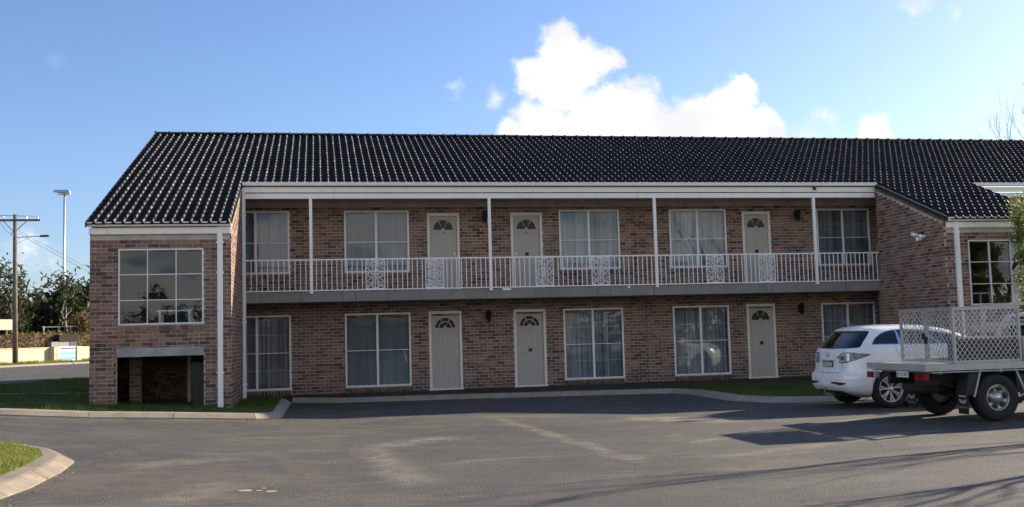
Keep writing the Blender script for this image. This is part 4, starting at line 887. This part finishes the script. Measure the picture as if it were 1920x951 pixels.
for sd in (1, -1):
    bd.patch(sd, [(9.55, .705, 1.17), (9.72, .705, 1.17)], .003, 14).build('tailgate_seam', K['greylens'], car, world=False)
    bd.patch(sd, [(q, .655, .668) for q in np.linspace(0, 20, 24)], .004, 2).build('bumper_crease', K['carwhite'], car, world=False)
spo = MB(); spo.smooth = True; R0 = [bd.at(-1, q, 1.515, .004) for q in (15, 12, 9, 6, 3)]+[bd.at(1, q, 1.515, .004) for q in (0, 3, 6, 9, 12, 15)]
spo.grid([[p+Vector((.16, 0, .055)) for p in R0], [p+Vector((-.01, 0, .022)) for p in R0], [p+Vector((-.045, 0, .004)) for p in R0], [p+Vector((-.01, 0, -.012)) for p in R0], [p+Vector((.06, 0, -.004)) for p in R0]]); spo.build('spoiler', K['carwhite'], car, world=False)
textmesh('CX-7', .055, K['greylens'], 'model_badge', (.112, -.40, 1.0), (math.pi/2, 0, -math.pi/2-.05), car, world=False, ext=.004)
an = MB(); an.tube([(.78, 0, 1.60), (.36, .0, 1.76)], [.006, .003], 6); an.build('antenna', K['black'], car, world=False)
tb = MB(); tb.box(-.02, .3, -.03, .03, .25, .31); tb.tube([(-.01, 0, .3), (-.01, 0, .38)], .012); tb.lathe([(0, -.025), (.018, -.018), (.025, 0), (.018, .018), (0, .025)], 12, 'z', (-.01, 0, .40)); tb.build('tow_bar', K['chrome'], car, world=False)
# ---------------------------------------------------------------- tray-back utility with cage
ute = thing('tray_truck', (9.61, 16.0, GZ), 'aluminium tray truck with a mesh cage cut off by the right edge', 'truck')
# local: x forward from tray tail, y left (+) away from camera; near side is -y
TWD = .89
mb = MB(); mb.box(0, 2.36, -TWD, TWD, .905, .948); tray = mb.build('tray_deck', K['trayalu'], ute, world=False)
for y in (-TWD-.012, TWD-.013): MB().box(-.012, 2.36, y, y+.025, .852, .962).build('tray_rail', K['trayalu'], tray, world=False)
MB().box(-.0125, .0125, -TWD+.013, TWD-.013, .850, .962).build('tray_rail', K['trayalu'], tray, world=False)
for x in (.25, .8, 1.35, 1.9): MB().box(x, x+.06, -TWD+.02, TWD-.02, .80, .904).build('cross_bearer', K['trayalu'], tray, world=False)
mb = MB(); mb.tube([(.1, -TWD-.015, .825), (2.3, -TWD-.015, .825)], .011, 8); mb.tube([(.1, TWD+.015, .825), (2.3, TWD+.015, .825)], .011, 8); mb.build('tie_rail', K['trayalu'], tray, world=False)
for y in (-.42, .42): MB().box(.12, 4.6, y-.04, y+.04, .60, .80).build('chassis_rail', K['chassis'], ute, world=False)
# cage
cx0, cx1, cy0, cy1, cz0, cz1 = .56, 1.80, -.85, .72, .964, 1.872; f = .042
cage = MB()
for x in (cx0, cx1-f):
    for y in (cy0, cy1-f): cage.box(x, x+f, y, y+f, cz0, cz1)
for z in (cz0, cz1-f):
    for y in (cy0, cy1-f): cage.box(cx0+f, cx1-f, y+.001, y+f-.001, z, z+f)
    for x in (cx0, cx1-f): cage.box(x+.001, x+f-.001, cy0+f, cy1-f, z, z+f)
ym = (cy0+cy1)/2; cage.box(cx0-.002, cx0+f, ym-.04, ym+.04, cz0+f, cz1-f)
cage = cage.build('cage_frame', K['trayalu'], ute, world=False)
MB().box(cx0-.02, cx1+.005, cy0-.005, cy1+.005, cz1+.001, cz1+.012).build('cage_roof', K['trayalu'], cage, world=False)
def meshpanel(a0, a1, z0, z1, fix, axis, dx=.088, dz=.115):
    """expanded-metal diamonds: two families of slanting strands clipped to the panel"""
    mb = MB(); sl = dz/dx; W, H = a1-a0, z1-z0; th = .0065
    for sgn in (1, -1):
        k = -H/sl
        while k < W+H/sl:
            s0 = k if sgn == 1 else k; pts = []
            # strand: a = k + sgn*z/sl
            zs = [0, H]; az = [k, k+sgn*H/sl]
            t0, t1 = 0., 1.
            for lo, hi in ((0, W),):
                da = az[1]-az[0]
                ta, tb_ = (lo-az[0])/da, (hi-az[0])/da
                if ta > tb_: ta, tb_ = tb_, ta
                t0, t1 = max(t0, ta), min(t1, tb_)
            if t1-t0 > .02:
                A = (a0+az[0]+(az[1]-az[0])*t0, z0+H*t0); B_ = (a0+az[0]+(az[1]-az[0])*t1, z0+H*t1)
                dxn, dzn = B_[0]-A[0], B_[1]-A[1]; l = math.hypot(dxn, dzn); px_, pz_ = -dzn/l*th/2, dxn/l*th/2; e = .004*sgn+random.uniform(-.001, .001)
                P = [(A[0]+px_, A[1]+pz_), (A[0]-px_, A[1]-pz_), (B_[0]-px_, B_[1]-pz_), (B_[0]+px_, B_[1]+pz_)]
                g = (lambda p, o: (p[0], fix+o, p[1])) if axis == 'x' else (lambda p, o: (fix+o, p[0], p[1]))
                mb.add([g(p, e) for p in P]+[g(p, e+.006) for p in P], [(0, 1, 2, 3), (7, 6, 5, 4), (0, 4, 5, 1), (1, 5, 6, 2), (2, 6, 7, 3), (3, 7, 4, 0)])
            k += dx
    return mb
meshpanel(cx0+f, cx1-f, cz0+f, cz1-f, cy0+.015, 'x').build('mesh_panel', K['meshwire'], cage, world=False)
meshpanel(cx0+f, cx1-f, cz0+f, cz1-f, cy1-.02, 'x').build('mesh_panel', K['meshwire'], cage, world=False)
meshpanel(cy0+f, ym-.04, cz0+f, cz1-f, cx0+.012, 'y').build('mesh_door', K['meshwire'], cage, world=False); meshpanel(ym+.04, cy1-f, cz0+f, cz1-f, cx0+.012, 'y').build('mesh_door', K['meshwire'], cage, world=False)
meshpanel(cy0+f, cy1-f, cz0+f, cz1-f, cx1-.02, 'y').build('mesh_panel', K['meshwire'], cage, world=False)
lk = MB(); lk.box(cx0-.025, cx0-.002, ym-.065, ym+.065, 1.36, 1.40); lk.box(cx0-.04, cx0-.003, ym-.05, ym-.01, 1.28, 1.37); lk.box(cx0-.04, cx0-.003, ym+.02, ym+.05, 1.38, 1.46); lk.build('latch', K['chassis'], cage, world=False)
MB().tube([(cx0-.02, ym+.01, 1.72), (cx0-.035, ym+.01, 1.78), (cx0-.02, ym+.01, 1.84)], .01).build('door_handle', K['trayalu'], cage, world=False)
# headboard, braces, guards, flaps
hb = MB()
for y in (-TWD+.02, TWD-.08): hb.box(2.30, 2.36, y, y+.06, .949, 1.95)
for z in (1.25, 1.55, 1.90): hb.box(2.305, 2.355, -TWD+.081, TWD-.081, z, z+.05)
hb.build('headboard', K['trayalu'], ute, world=False); MB().box(1.815, 2.29, -TWD+.01, TWD-.01, .965, 1.37).build('tool_box', K['trayalu'], ute, world=False)
for y0, sg in ((-TWD, 1), (TWD, -1)):
    for xa, xb in ((.98, .84), (1.62, 1.80)):
        MB().obox((xa, y0, .85), (.028, 0, 0), (xb-xa, 0, -.44), (0, .03*sg, 0)).build('guard_stay', K['trayalu'], ute, world=False)
    g = MB(); g.add([(.80, y0+.02*sg, .85), (.99, y0+.02*sg, .85), (.85, y0+.02*sg, .44), (.70, y0+.02*sg, .44)]+[(.80, y0+.28*sg, .85), (.99, y0+.28*sg, .85), (.85, y0+.28*sg, .44), (.70, y0+.28*sg, .44)], [(0, 1, 2, 3), (7, 6, 5, 4), (0, 4, 5, 1), (1, 5, 6, 2), (2, 6, 7, 3), (3, 7, 4, 0)]); g.build('mudguard', K['chassis'], ute, world=False)
    flp = MB().box(.735, .75, min(y0+.02*sg, y0+.28*sg), max(y0+.02*sg, y0+.28*sg), .13, .46).build('mudflap', K['black'], ute, world=False)
    MB().box(.7285, .7345, min(y0+.06*sg, y0+.24*sg), max(y0+.06*sg, y0+.24*sg), .41, .432).build('flap_bar', K['plate'], flp, world=False)
    q = MB(); q.add([(.731, y0+.05*sg, .385), (.731, y0+.25*sg, .385), (.731, y0+.24*sg, .32), (.731, y0+.15*sg, .29), (.731, y0+.06*sg, .32), (.731, y0+.15*sg, .345)], [(0, 5, 3, 4), (1, 2, 3, 5)]); q.build('flap_emblem', K['alloy'], flp, world=False)
    textmesh('OUTLAW', .052, K['alloy'], 'flap_text', (.731, y0+.15*sg, .235), (math.pi/2, 0, -math.pi/2), flp, world=False, ext=.001)
for y in (-.72, .76):
    tlb = MB().box(-.02, .06, y-.16, y+.14, .70, .805).build('tail_light', K['redlens'], ute, world=False); MB().box(-.026, -.0205, y-.03, y+.05, .715, .79).build('lens', K['redlens'], tlb, world=False); MB().box(-.0205, .05, y-.161, y-.10, .701, .804).build('indicator_lens', K['clearlens' if y > 0 else 'redlens'], tlb, world=False)
mb = MB(); mb.box(-.005, .01, -.38, -.04, .735, .835); PL = mb.build('number_plate', K['plate'], ute, world=False); textmesh('BY 21 KD', .075, K['iron'], 'plate_text', (-.0065, -.21, .782), (math.pi/2, 0, -math.pi/2), PL, world=False, ext=.001)
for y in (-.5, .5): MB().tube([(.55, y, .62), (1.25, y, .42), (1.95, y, .60)], .03, 6).build('leaf_spring', K['chassis'], ute, world=False)
ax = MB(); ax.tube([(1.285, -.7, .385), (1.285, .7, .385)], .05, 10); ax.lathe([(0, -.14), (.10, -.12), (.15, 0), (.10, .12), (0, .14)], 14, 'x', (1.27, 0, .385)); ax.build('axle', K['chassis'], ute, world=False)
MB().tube([(.35, .25, .5), (.9, .28, .48), (2.3, .3, .5)], .04, 8).build('exhaust_pipe', K['chassis'], ute, world=False); MB().box(1.7, 2.3, -.80, -.5, .45, .75).build('fuel_tank', K['chassis'], ute, world=False); MB().lathe([(.1, -.1), (.3, -.1), (.38, -.04), (.38, .06), (.1, .1)], 24, 'z', (.55, 0, .55)).build('spare_wheel', K['tyre'], ute, world=False)
for x in (1.285, 4.5):
    for sd in (1, -1): wheel(ute, x, .775*sd, .385, .255, sd, 'steel', .56)
UT = [(.45, 2.55, 5.30, .80, .2, .2, .4, .4, .03), (.55, 2.48, 5.50, .87, .2, .2, .5, .4, .05), (.75, 2.45, 5.58, .90, .15, .15, .5, .4, .06), (.95, 2.44, 5.55, .905, .12, .12, .5, .4, .06), (1.08, 2.44, 5.42, .90, .12, .12, .5, .4, .06), (1.15, 2.44, 4.95, .885, .12, .12, .4, .35, .06), (1.20, 2.44, 4.40, .87, .12, .12, .3, .3, .06),
      (1.35, 2.45, 4.15, .83, .12, .12, .3, .25, .06), (1.55, 2.48, 3.85, .76, .12, .12, .3, .25, .05), (1.70, 2.53, 3.62, .69, .14, .14, .3, .25, .05), (1.76, 2.62, 3.50, .60, .15, .15, .3, .2, .04), (1.785, 2.8, 3.3, .4, .1, .1, .2, .1, .02)]
ub = Body(UT); cab = ub.shell(40).build('cab', K['silver'], ute, world=False); q = MB(); q.lathe([(0, -1.2), (.44, -1.2), (.44, 1.2), (0, 1.2)], 32, 'y', (4.5, 0, .385-40)); cab.parent = None; cab.location = (0, 0, -40); cut(cab, [q]); cab.parent = ute; cab.location = (0, 0, 0)
mb = MB(); mb.smooth = True; L_ = [[ub.at(-1, q_, 1.22+(1.62-1.22)*j/6, .006) for j in range(7)] for q_ in (9, 7, 5, 3, 0)]; R_ = [[ub.at(1, q_, 1.22+.40*j/6, .006) for j in range(7)] for q_ in (2, 4, 6, 9)]; mb.grid(L_+R_); mb.build('rear_window', K['tint'], ute, world=False)
for sd in (1, -1):
    ub.patch(sd, dense([(ub.qx(x, 1.4), zb, zt) for x, zb, zt in ((2.62, 1.25, 1.60), (2.9, 1.24, 1.64), (3.35, 1.23, 1.62), (3.7, 1.22, 1.50), (4.05, 1.215, 1.27))], 4), .006).build('side_window', K['tint'], ute, world=False)
    ub.patch(sd, dense([(46.0, .82, .99), (50, .82, 1.0), (54, .83, .98)], 3), .008).build('headlight', K['clearlens'], ute, world=False)
mb = MB(); mb.smooth = True; L_ = [[ub.at(-1, q_, 1.24+.40*j/6, .006) for j in range(7)] for q_ in (55, 58, 61, 64)]; R_ = [[ub.at(1, q_, 1.24+.40*j/6, .006) for j in range(7)] for q_ in (61, 58, 55)]; mb.grid(L_+R_); mb.build('windscreen', K['tint'], ute, world=False)
MB().box(2.49, 2.53, -.3, .3, 1.665, 1.70).build('brake_light', K['redlens'], ute, world=False)
# dark crate carried in the cage
cr = thing('crate', (9.61+1.26, 16.0-.56, GZ+.965), 'dark crate standing inside the mesh cage on the truck tray', 'crate')
x0, y0, z0 = cr.location; MB().box(x0-.48, x0+.48, y0-.22, y0+.22, z0, z0+.36).build('box', K['crate'], cr); MB().box(x0-.49, x0+.49, y0-.235, y0+.235, z0+.361, z0+.39).build('lid', K['crate'], cr)

# ================================================================== planting and background
random.seed(11)
def branches(mb, p, d, L, r, depth, tips, spread=.6, up=.15, n0=5, ratio=.72, segs=4, wob=.18, nmin=2, nmax=3):
    pts = [Vector(p)]; dd = Vector(d).normalized()
    for i in range(segs):
        dd = (dd+Vector((random.gauss(0, wob), random.gauss(0, wob), random.gauss(0, wob)*.6+up*.25))).normalized(); pts.append(pts[-1]+dd*L/segs)
    mb.tube(pts, [max(r*(1-.45*i/segs), .003) for i in range(segs+1)], max(3, n0), cap=False)
    if depth == 0: tips.append((pts[-1], dd)); return
    for k in range(random.randint(nmin, nmax)):
        a = random.uniform(0, 6.283); ax = dd.orthogonal().normalized(); ax = (ax*math.cos(a)+dd.cross(ax)*math.sin(a)); th = random.uniform(.35, 1.15)*spread
        st = pts[random.randint(max(1, segs-2), segs)] if k else pts[-1]
        branches(mb, st, dd*math.cos(th)+ax*math.sin(th)+Vector((0, 0, up*.4)), L*ratio*random.uniform(.75, 1.15), r*.55, depth-1, tips, spread, up, n0-1, ratio, max(2, segs-1), wob, nmin, nmax)
    if depth >= 1: tips.append((pts[-1], dd))
def leaves(tips, n, spread, size, elong=1.6, zmin=None):
    mb = MB(); vs = []; rr = []
    for i in range(n):
        p, _ = random.choice(tips); c = p+Vector((random.gauss(0, spread), random.gauss(0, spread), random.gauss(0, spread*.75)))
        if zmin is not None and c.z < zmin: continue
        a = Vector((random.gauss(0, 1), random.gauss(0, 1), random.gauss(0, 1))).normalized(); b = a.orthogonal().normalized(); s = size*random.uniform(.6, 1.3)
        vs += [c-a*s*elong, c+b*s*.5, c+a*s*elong, c-b*s*.5]; rr.append(random.random())
    k = len(rr); mb.v = [tuple(v) for v in vs]; mb.f = [[4*i, 4*i+1, 4*i+2, 4*i+3] for i in range(k)]; mb.r = rr; mb.m = [0]*k; mb.sm = [False]*k
    return mb
def tree(name, loc, h, label, leafm, nleaf, lsize, lsp, depth=4, spread=.7, bark='bark', cat='tree', group=None, trunk=.35, r=None, ratio=.72, up=.2, lean=(0, 0), wob=.18, nm=(2, 3), zmin=None):
    t = thing(name, loc, label, cat, group); mb = MB(); tips = []
    branches(mb, loc, (lean[0], lean[1], 1), h*trunk, r or h*.028, depth, tips, spread, up, 8, ratio, 4, wob, *nm); mb.smooth = True
    mb.build('trunk', K[bark], t, smooth=True, recalc=False)
    if nleaf: leaves(tips, nleaf, lsp, lsize, zmin=zmin).build('crown', leafm, t, recalc=False)
    return t
K['leafdark'] = leaf_mat('dark_foliage', (.016, .026, .010), (.036, .052, .018), (.8, .9, .4)); K['leafolive'] = leaf_mat('olive_foliage', (.032, .042, .016), (.070, .078, .030), (.9, .9, .4))
K['leafbright'] = leaf_mat('bright_foliage', (.08, .13, .018), (.24, .27, .055), (1, 1, .45)); K['leafdry'] = leaf_mat('dry_foliage', (.11, .085, .03), (.20, .15, .06), (1, .9, .5)); K['hedge'] = leaf_mat('hedge_foliage', (.12, .075, .028), (.26, .18, .07), (1, .85, .45))
BT = [((-27.0, 98, .9), 6.6, 'leafolive', 'low olive green tree behind the power pole', 3000, .24, .75), ((-24.6, 92, .9), 7.2, 'leafdark', 'dark dense tree left of the tall floodlight mast', 8000, .2, .85), ((-21.2, 96, .9), 7.6, 'leafdark', 'dark dense tree right behind the tall floodlight mast', 8000, .2, .85),
      ((-18.9, 98, .9), 8.4, 'leafdark', 'dark tree closest to the brick wing in the background', 8000, .2, .9), ((-30.5, 108, .9), 7.2, 'leafolive', 'distant grey green tree at the left edge', 2600, .28, .9), ((-18.2, 88, .9), 4.4, 'leafdry', 'small dry golden shrub tree beside the brick wing', 2200, .14, .5)]
for loc, h, lm, lab, n, s, spd in BT: tree('background_tree', loc, h, lab, K[lm], n, s, spd, depth=3, spread=.85, trunk=.30, group='trees behind the street wall')
tree('gum_tree', (-23.6, 88, .9), 7.4, 'open pale limbed tree with sparse crown behind the mast', K['leafolive'], 900, .16, .45, depth=4, spread=.75, bark='palebark', trunk=.33, r=.17, group='trees behind the street wall')
tree('gum_tree', (-20.3, 90, .9), 7.8, 'tallest sparse pale tree between the mast and the brick wing', K['leafolive'], 800, .16, .45, depth=4, spread=.7, bark='palebark', trunk=.35, r=.16, group='trees behind the street wall')
tree('background_tree', (-37, 116, .9), 6.5, 'distant dull green tree at the far left edge of the photo', K['leafolive'], 2600, .30, .9, depth=3, spread=.9, trunk=.3, group='trees behind the street wall')
tree('background_tree', (-22.4, 93, .9), 7.4, 'broad dark tree directly behind the foot of the floodlight mast', K['leafdark'], 5200, .2, .9, depth=3, spread=.9, trunk=.28, group='trees behind the street wall')
random.seed(23)
# bare trees: one behind the roof, others off to the right throw the long streaks over the asphalt
tree('bare_tree', (34.2, 45.5, -.2), 16.0, 'leafless winter tree rising behind the roof ridge', None, 0, 0, 0, depth=6, spread=.42, trunk=.30, r=.16, ratio=.76, up=.45, wob=.12, nm=(3, 3))
for loc, h, lab in (((17.2, 14.4, -.2), 7.5, 'leafless tree right of the tray truck, out of the picture'), ((20.5, 15.3, -.2), 8.5, 'leafless tree farther right, out of the picture'), ((15.6, 12.4, -.2), 7.0, 'leafless tree nearest the camera on the right, out of the picture'), ((22.8, 14.2, -.2), 8.5, 'tall leafless tree far off to the right, out of the picture'), ((19.0, 12.2, -.2), 7.5, 'leafless tree between the others on the right, out of the picture')):
    tree('bare_tree', loc, h, lab, None, 0, 0, 0, depth=4, spread=.6, trunk=.36, r=.13, ratio=.72, up=.35, nm=(2, 3))
random.seed(5)
# climbing shrub at the right wing
sh = thing('tall_shrub', (17.30, 22.3, -.1), 'sunlit leafy climber beside the right wing window', 'shrub'); mb = MB(); tips = []
for k in range(9):
    a = random.uniform(0, 6.28); p = Vector((17.30+.18*math.cos(a), 22.3+.15*math.sin(a), -.1)); pts = [p]; dd = Vector((-.045+random.uniform(-.05, .09), random.uniform(-.06, .04), 1))
    for i in range(9): pts.append(pts[-1]+dd*.5+Vector((random.gauss(0, .05), random.gauss(0, .05), 0))); dd += Vector((random.gauss(0, .05), random.gauss(0, .05), 0))
    mb.tube(pts, [.02*(1-.08*i) for i in range(10)], 5); tips += [(pts[i].lerp(pts[i+1], random.random())+Vector((random.gauss(0, .06), random.gauss(0, .06), 0)), dd) for i in range(3, 9) for _ in range(4)]
mb.build('stem', K['bark'], sh); leaves(tips, 16000, .085, .028, 1.7).build('foliage', K['leafbright'], sh, recalc=False)
# ---- street wall, hedge, mast, pole ------------------------------------------------
def P2(n, t, z=0): a = sp(n, t); return (a[0], a[1], z)
WZ = .25
wl = thing('street_wall', P2(-52.45, 45, WZ), 'long low cream rendered wall across the street', 'wall'); mb = MB()
A, B_ = Vector(P2(-52.4, -20)), Vector(P2(-52.4, 140)); mb.obox((A.x, A.y, WZ-.2), B_-A, (N2.x*-.2, N2.y*-.2, 0), (0, 0, 1.30)); mb.build('wall_panel', K['render'], wl); mb = MB(); A, B_ = Vector(P2(-52.37, -20)), Vector(P2(-52.37, 140)); mb.obox((A.x, A.y, WZ+1.101), B_-A, (N2.x*-.26, N2.y*-.26, 0), (0, 0, .05)); mb.build('coping', K['render'], wl)
hd = thing('hedge', P2(-53.1, 45, .9), 'clipped reddish brown hedge on top of the cream street wall', 'hedge'); tips = []
for i in range(5200):
    t_ = random.uniform(28, 76); n_ = -52.75-abs(random.gauss(0, .25)); tips.append((Vector(P2(n_, t_, random.uniform(1.35, 2.38+.10*math.sin(t_*.6)+.05*math.sin(t_*2.3)-.006*(t_-45)))), None))
leaves(tips, 17000, .07, .085, 1.2).build('foliage', K['hedge'], hd, recalc=False); mb = MB(); A, B_ = Vector(P2(-52.95, 5)), Vector(P2(-52.95, 95)); mb.obox((A.x, A.y, .9), B_-A, (N2.x*-.6, N2.y*-.6, 0), (0, 0, 1.3)); mb.build('twig_core', K['bark'], hd)
sg = thing('notice_board', P2(-52.0, 54.5, WZ), 'blue and white notice panel between two cream pillars on the street wall', 'sign')
K['signblue'] = mat('sign_blue', (.16, .34, .56), .5, var=.1); K['signwhite'] = mat('sign_white', (.75, .77, .78), .5); K['pillar2'] = mat('pillar_yellow', (.50, .50, .33), .8)
def wallbox(par, name, t0, t1, n0, n1, z0, z1, mt): A = Vector(P2(n0, t0)); mb = MB(); mb.obox((A.x, A.y, z0), (D2.x*(t1-t0), D2.y*(t1-t0), 0), (N2.x*(n1-n0), N2.y*(n1-n0), 0), (0, 0, z1-z0)); return mb.build(name, mt, par)
T0 = Vector((-17.85, 73.5)).dot(D2); wallbox(sg, 'pillar', T0-.1, T0+.45, -52.39, -52.02, WZ-.1, WZ+1.17, K['render']); wallbox(sg, 'pillar', T0+1.95, T0+2.4, -52.39, -52.02, WZ-.1, WZ+1.17, K['render'])
wallbox(sg, 'pilaster', T0+.14, T0+.36, -52.019, -52.0, WZ, WZ+1.14, K['pillar2']); wallbox(sg, 'pilaster', T0+1.97, T0+2.15, -52.019, -52.0, WZ, WZ+1.14, K['pillar2'])
bdp = wallbox(sg, 'panel', T0+.451, T0+1.949, -52.3, -52.08, WZ+.02, WZ+1.18, K['signwhite'])
for z0, z1 in ((.28, .50), (.56, .82), (.86, .92), (.12, .22)):
    for a, b in ((.52, 1.18), (1.22, 1.88)): wallbox(bdp, 'panel_square', T0+a, T0+b, -52.079, -52.07, WZ+z0, WZ+z1, K['signblue'])
wallbox(bdp, 'heading_strip', T0+.55, T0+1.85, -52.079, -52.07, WZ+.99, WZ+1.10, mat('sign_navy', (.03, .06, .14), .5))
ub_ = thing('planter_block', P2(-52.6, T0+1.0, WZ+1.15), 'dark brown boxy block on the wall above the notice panel', 'planter'); wallbox(ub_, 'box', T0+.75, T0+2.5, -52.85, -52.4, WZ+1.50, WZ+1.98, mat('dark_brown', (.012, .007, .006), .9)); wallbox(ub_, 'foot', T0+1.7, T0+2.4, -52.88, -52.42, WZ+1.18, WZ+1.499, K['black']); wallbox(ub_, 'pale_block', T0+.1, T0+1.69, -52.86, -52.44, WZ+1.18, WZ+1.50, K['concrete'])
px, py = -18.64, 68.2
pp = thing('power_pole', (px, py, .3), 'timber power pole with cross arm and street light', 'pole'); MB().tube([(px+.05, py, .2), (px-.02, py, 5), (px-.06, py, 9.75)], [.165, .14, .11], 12).build('pole_shaft', K['polewood'], pp, smooth=True)
ca = MB().box(px-1.65, px+1.45, py-.22, py-.12, 9.30, 9.43).build('cross_arm', K['polewood'], pp)
for x in (-1.5, -.7, .65, 1.32): MB().lathe([(.0, .2), (.02, .19), (.045, .12), (.03, .1), (.045, .05), (.012, .03), (.012, 0)], 8, 'z', (px+x, py-.17, 9.43)).build('insulator', K['galv'], ca)
mb = MB(); mb.tube([(px-.7, py-.17, 9.3), (px-.05, py-.17, 8.6)], .022, 6); mb.tube([(px+.65, py-.17, 9.3), (px-.05, py-.17, 8.6)], .022, 6); mb.build('arm_brace', K['iron'], pp)
mb = MB(); mb.tube([(px, py-.15, 8.28), (px+1.55, py-.15, 8.36)], .03, 8); mb.tube([(px, py-.15, 7.8), (px+.85, py-.15, 8.32)], .012, 6); LA = mb.build('lamp_arm', K['galv'], pp); MB().prism([(px+1.45, 8.30), (px+1.5, 8.42), (px+1.9, 8.43), (px+2.0, 8.36), (px+1.95, 8.31)], 'y', py-.25, py-.05).build('lamp_head', K['iron'], LA)
for dz, dx in ((8.5, -.17), (7.98, .12), (8.62, .1)): MB().box(px+dx-.06, px+dx+.06, py-.28, py-.16, dz-.1, dz+.1).build('fuse_box', K['galv'], pp)
wr = thing('overhead_wires', (px, py, 8.6), 'thin service wires running from the pole towards the motel', 'wires')
def sag(a, b, s, r, n=14): a, b = Vector(a), Vector(b); return MB().tube([a.lerp(b, i/n)-Vector((0, 0, s*4*(i/n)*(1-i/n))) for i in range(n+1)], r, 4)
sag((px+.1, py, 8.6), (-14.4, 92, 5.3), .25, .014).build('wire', K['wire'], wr); sag((px+.1, py, 8.75), (-14.2, 92, 5.4), .15, .012).build('wire', K['wire'], wr)
for x in (-1.5, -.7, .65, 1.32): sag((px+x, py-.17, 9.6), (px+x-26, py-22, 10.2), .5, .012).build('wire', K['wire'], wr)
sag((px-.15, py-.1, 8.5), (px-.9, py-.15, 9.3), .2, .012).build('wire', K['wire'], wr)
fx, fy = -23.16, 100.
fm = thing('floodlight_mast', (fx, fy, .9), 'tall slim steel mast carrying a cluster of floodlights', 'mast'); MB().tube([(fx, fy, .8), (fx, fy, 8), (fx, fy, 15.5)], [.19, .14, .09], 12).build('mast_shaft', K['galv'], fm, smooth=True); hd_ = MB().box(fx-.62, fx+.45, fy-.06, fy+.06, 15.42, 15.52).build('head_frame', K['galv'], fm)
for dx, dy, tl in ((-.55, -.3, .25), (-.15, -.3, .2), (.25, -.3, .25), (-.35, .3, .3), (.1, .3, .3)):
    q = MB(); q.add([(fx+dx-.34, fy+dy-.28, 15.62), (fx+dx+.34, fy+dy-.28, 15.55), (fx+dx+.34, fy+dy+.28, 15.6), (fx+dx-.34, fy+dy+.28, 15.66), (fx+dx-.2, fy+dy-.18, 15.86), (fx+dx+.22, fy+dy-.18, 15.82), (fx+dx+.22, fy+dy+.18, 15.82), (fx+dx-.2, fy+dy+.18, 15.86)], [(0, 3, 2, 1), (4, 5, 6, 7), (0, 1, 5, 4), (1, 2, 6, 5), (2, 3, 7, 6), (3, 0, 4, 7)]); q.build('floodlight', K['galv'], hd_)
bb = thing('hoarding', (-24.2, 85, .9), 'plain cream board on posts at the left edge', 'hoarding'); TB = Vector((-23.05, 85)).dot(D2); NB = Vector((-23.05, 85)).dot(N2); wallbox(bb, 'board', TB-9, TB, NB-.05, NB, 2.80, 3.60, K['render']); wallbox(bb, 'post', TB-1.0, TB-.88, NB-.17, NB-.055, .9, 3.5, K['polewood']); wallbox(bb, 'post', TB-6.6, TB-6.48, NB-.17, NB-.055, .9, 3.5, K['polewood'])
rf = thing('rail_fence', (-19.3, 86, .9), 'white two rail fence behind the hedge next to the brick wing', 'fence')
for z in (2.35, 2.95): MB().box(-21.5, -15.5, 85.97, 86.03, z, z+.07).build('rail', K['cream'], rf)
for x in (-21.4, -19.4, -17.4, -15.6): MB().box(x-.05, x+.05, 86.031, 86.11, .9, 3.06).build('post', K['cream'], rf)
# ---- the other side of the yard, seen only as reflections in the glass ------------
cp = thing('carport', (5, -14, -.2), 'white steel carport across the yard, mirrored in the ground floor windows', 'carport')
for x in (-6, 0, 6, 12, 18): MB().box(x-.06, x+.06, -14.06, -13.94, -.25, 2.6).build('post', K['white'], cp)
MB().box(-7, 19, -14.1, -13.9, 2.601, 2.85).build('beam', K['white'], cp); MB().box(-7.2, 19.2, -19, -13.6, 2.86, 2.98).build('roof', K['galv'], cp)
MB().box(-7, 19, -18.9, -18.8, -.25, 2.85).build('back_wall', K['mortar'], cp)
for loc, h, lab in (((-18, -62, -.2), 8.0, 'leafy tree mirrored in the left wing window'), ((8, -60, -.2), 7.5, 'tall dark tree across the yard behind the carport'), ((-32, -60, -.2), 7.5, 'dark tree across the yard far to the left'), ((42, -58, -.2), 8.5, 'dark tree across the yard far to the right')):
    tree('yard_tree', loc, h, lab, K['leafdark'], 2200, .2, .95, depth=3, spread=.9, trunk=.3, group='trees across the yard')
tips = [(Vector((x, random.uniform(-74, -68), random.uniform(-.2, 5.0+1.2*math.sin(x*.31)+.8*math.sin(x*.83)+.5*math.sin(x*1.9)))), None) for x in np.linspace(-75, 85, 3000)]
tag(leaves(tips, 12000, .5, .28).build('tree_line', K['leafdark'], recalc=False), 'dark belt of trees far across the yard, mirrored in the glass', 'trees', kind='stuff')
# faded yellow paint dabs on the asphalt
ym_ = tag(link(bpy.data.objects.new('yellow_paint_marks', None)), kind='structure'); K['yellowpaint'] = mat('worn_yellow_paint', (.34, .31, .17), .85, var=.4, vscale=14)
for x, y, a, b in ((-.80, 11.42, .09, .07), (-.66, 11.40, .04, .04), (-.53, 11.34, .07, .06), (-.62, 11.58, .03, .03)):
    P = [(x+a*math.cos(t)*random.uniform(.75, 1.1), y+b*math.sin(t)*random.uniform(.75, 1.1)) for t in np.linspace(0, 6.0, 13)]; MB().add([(q[0], q[1], zg(q[0])+.004) for q in P], [tuple(range(13))]).build('paint_dab', K['yellowpaint'], ym_)
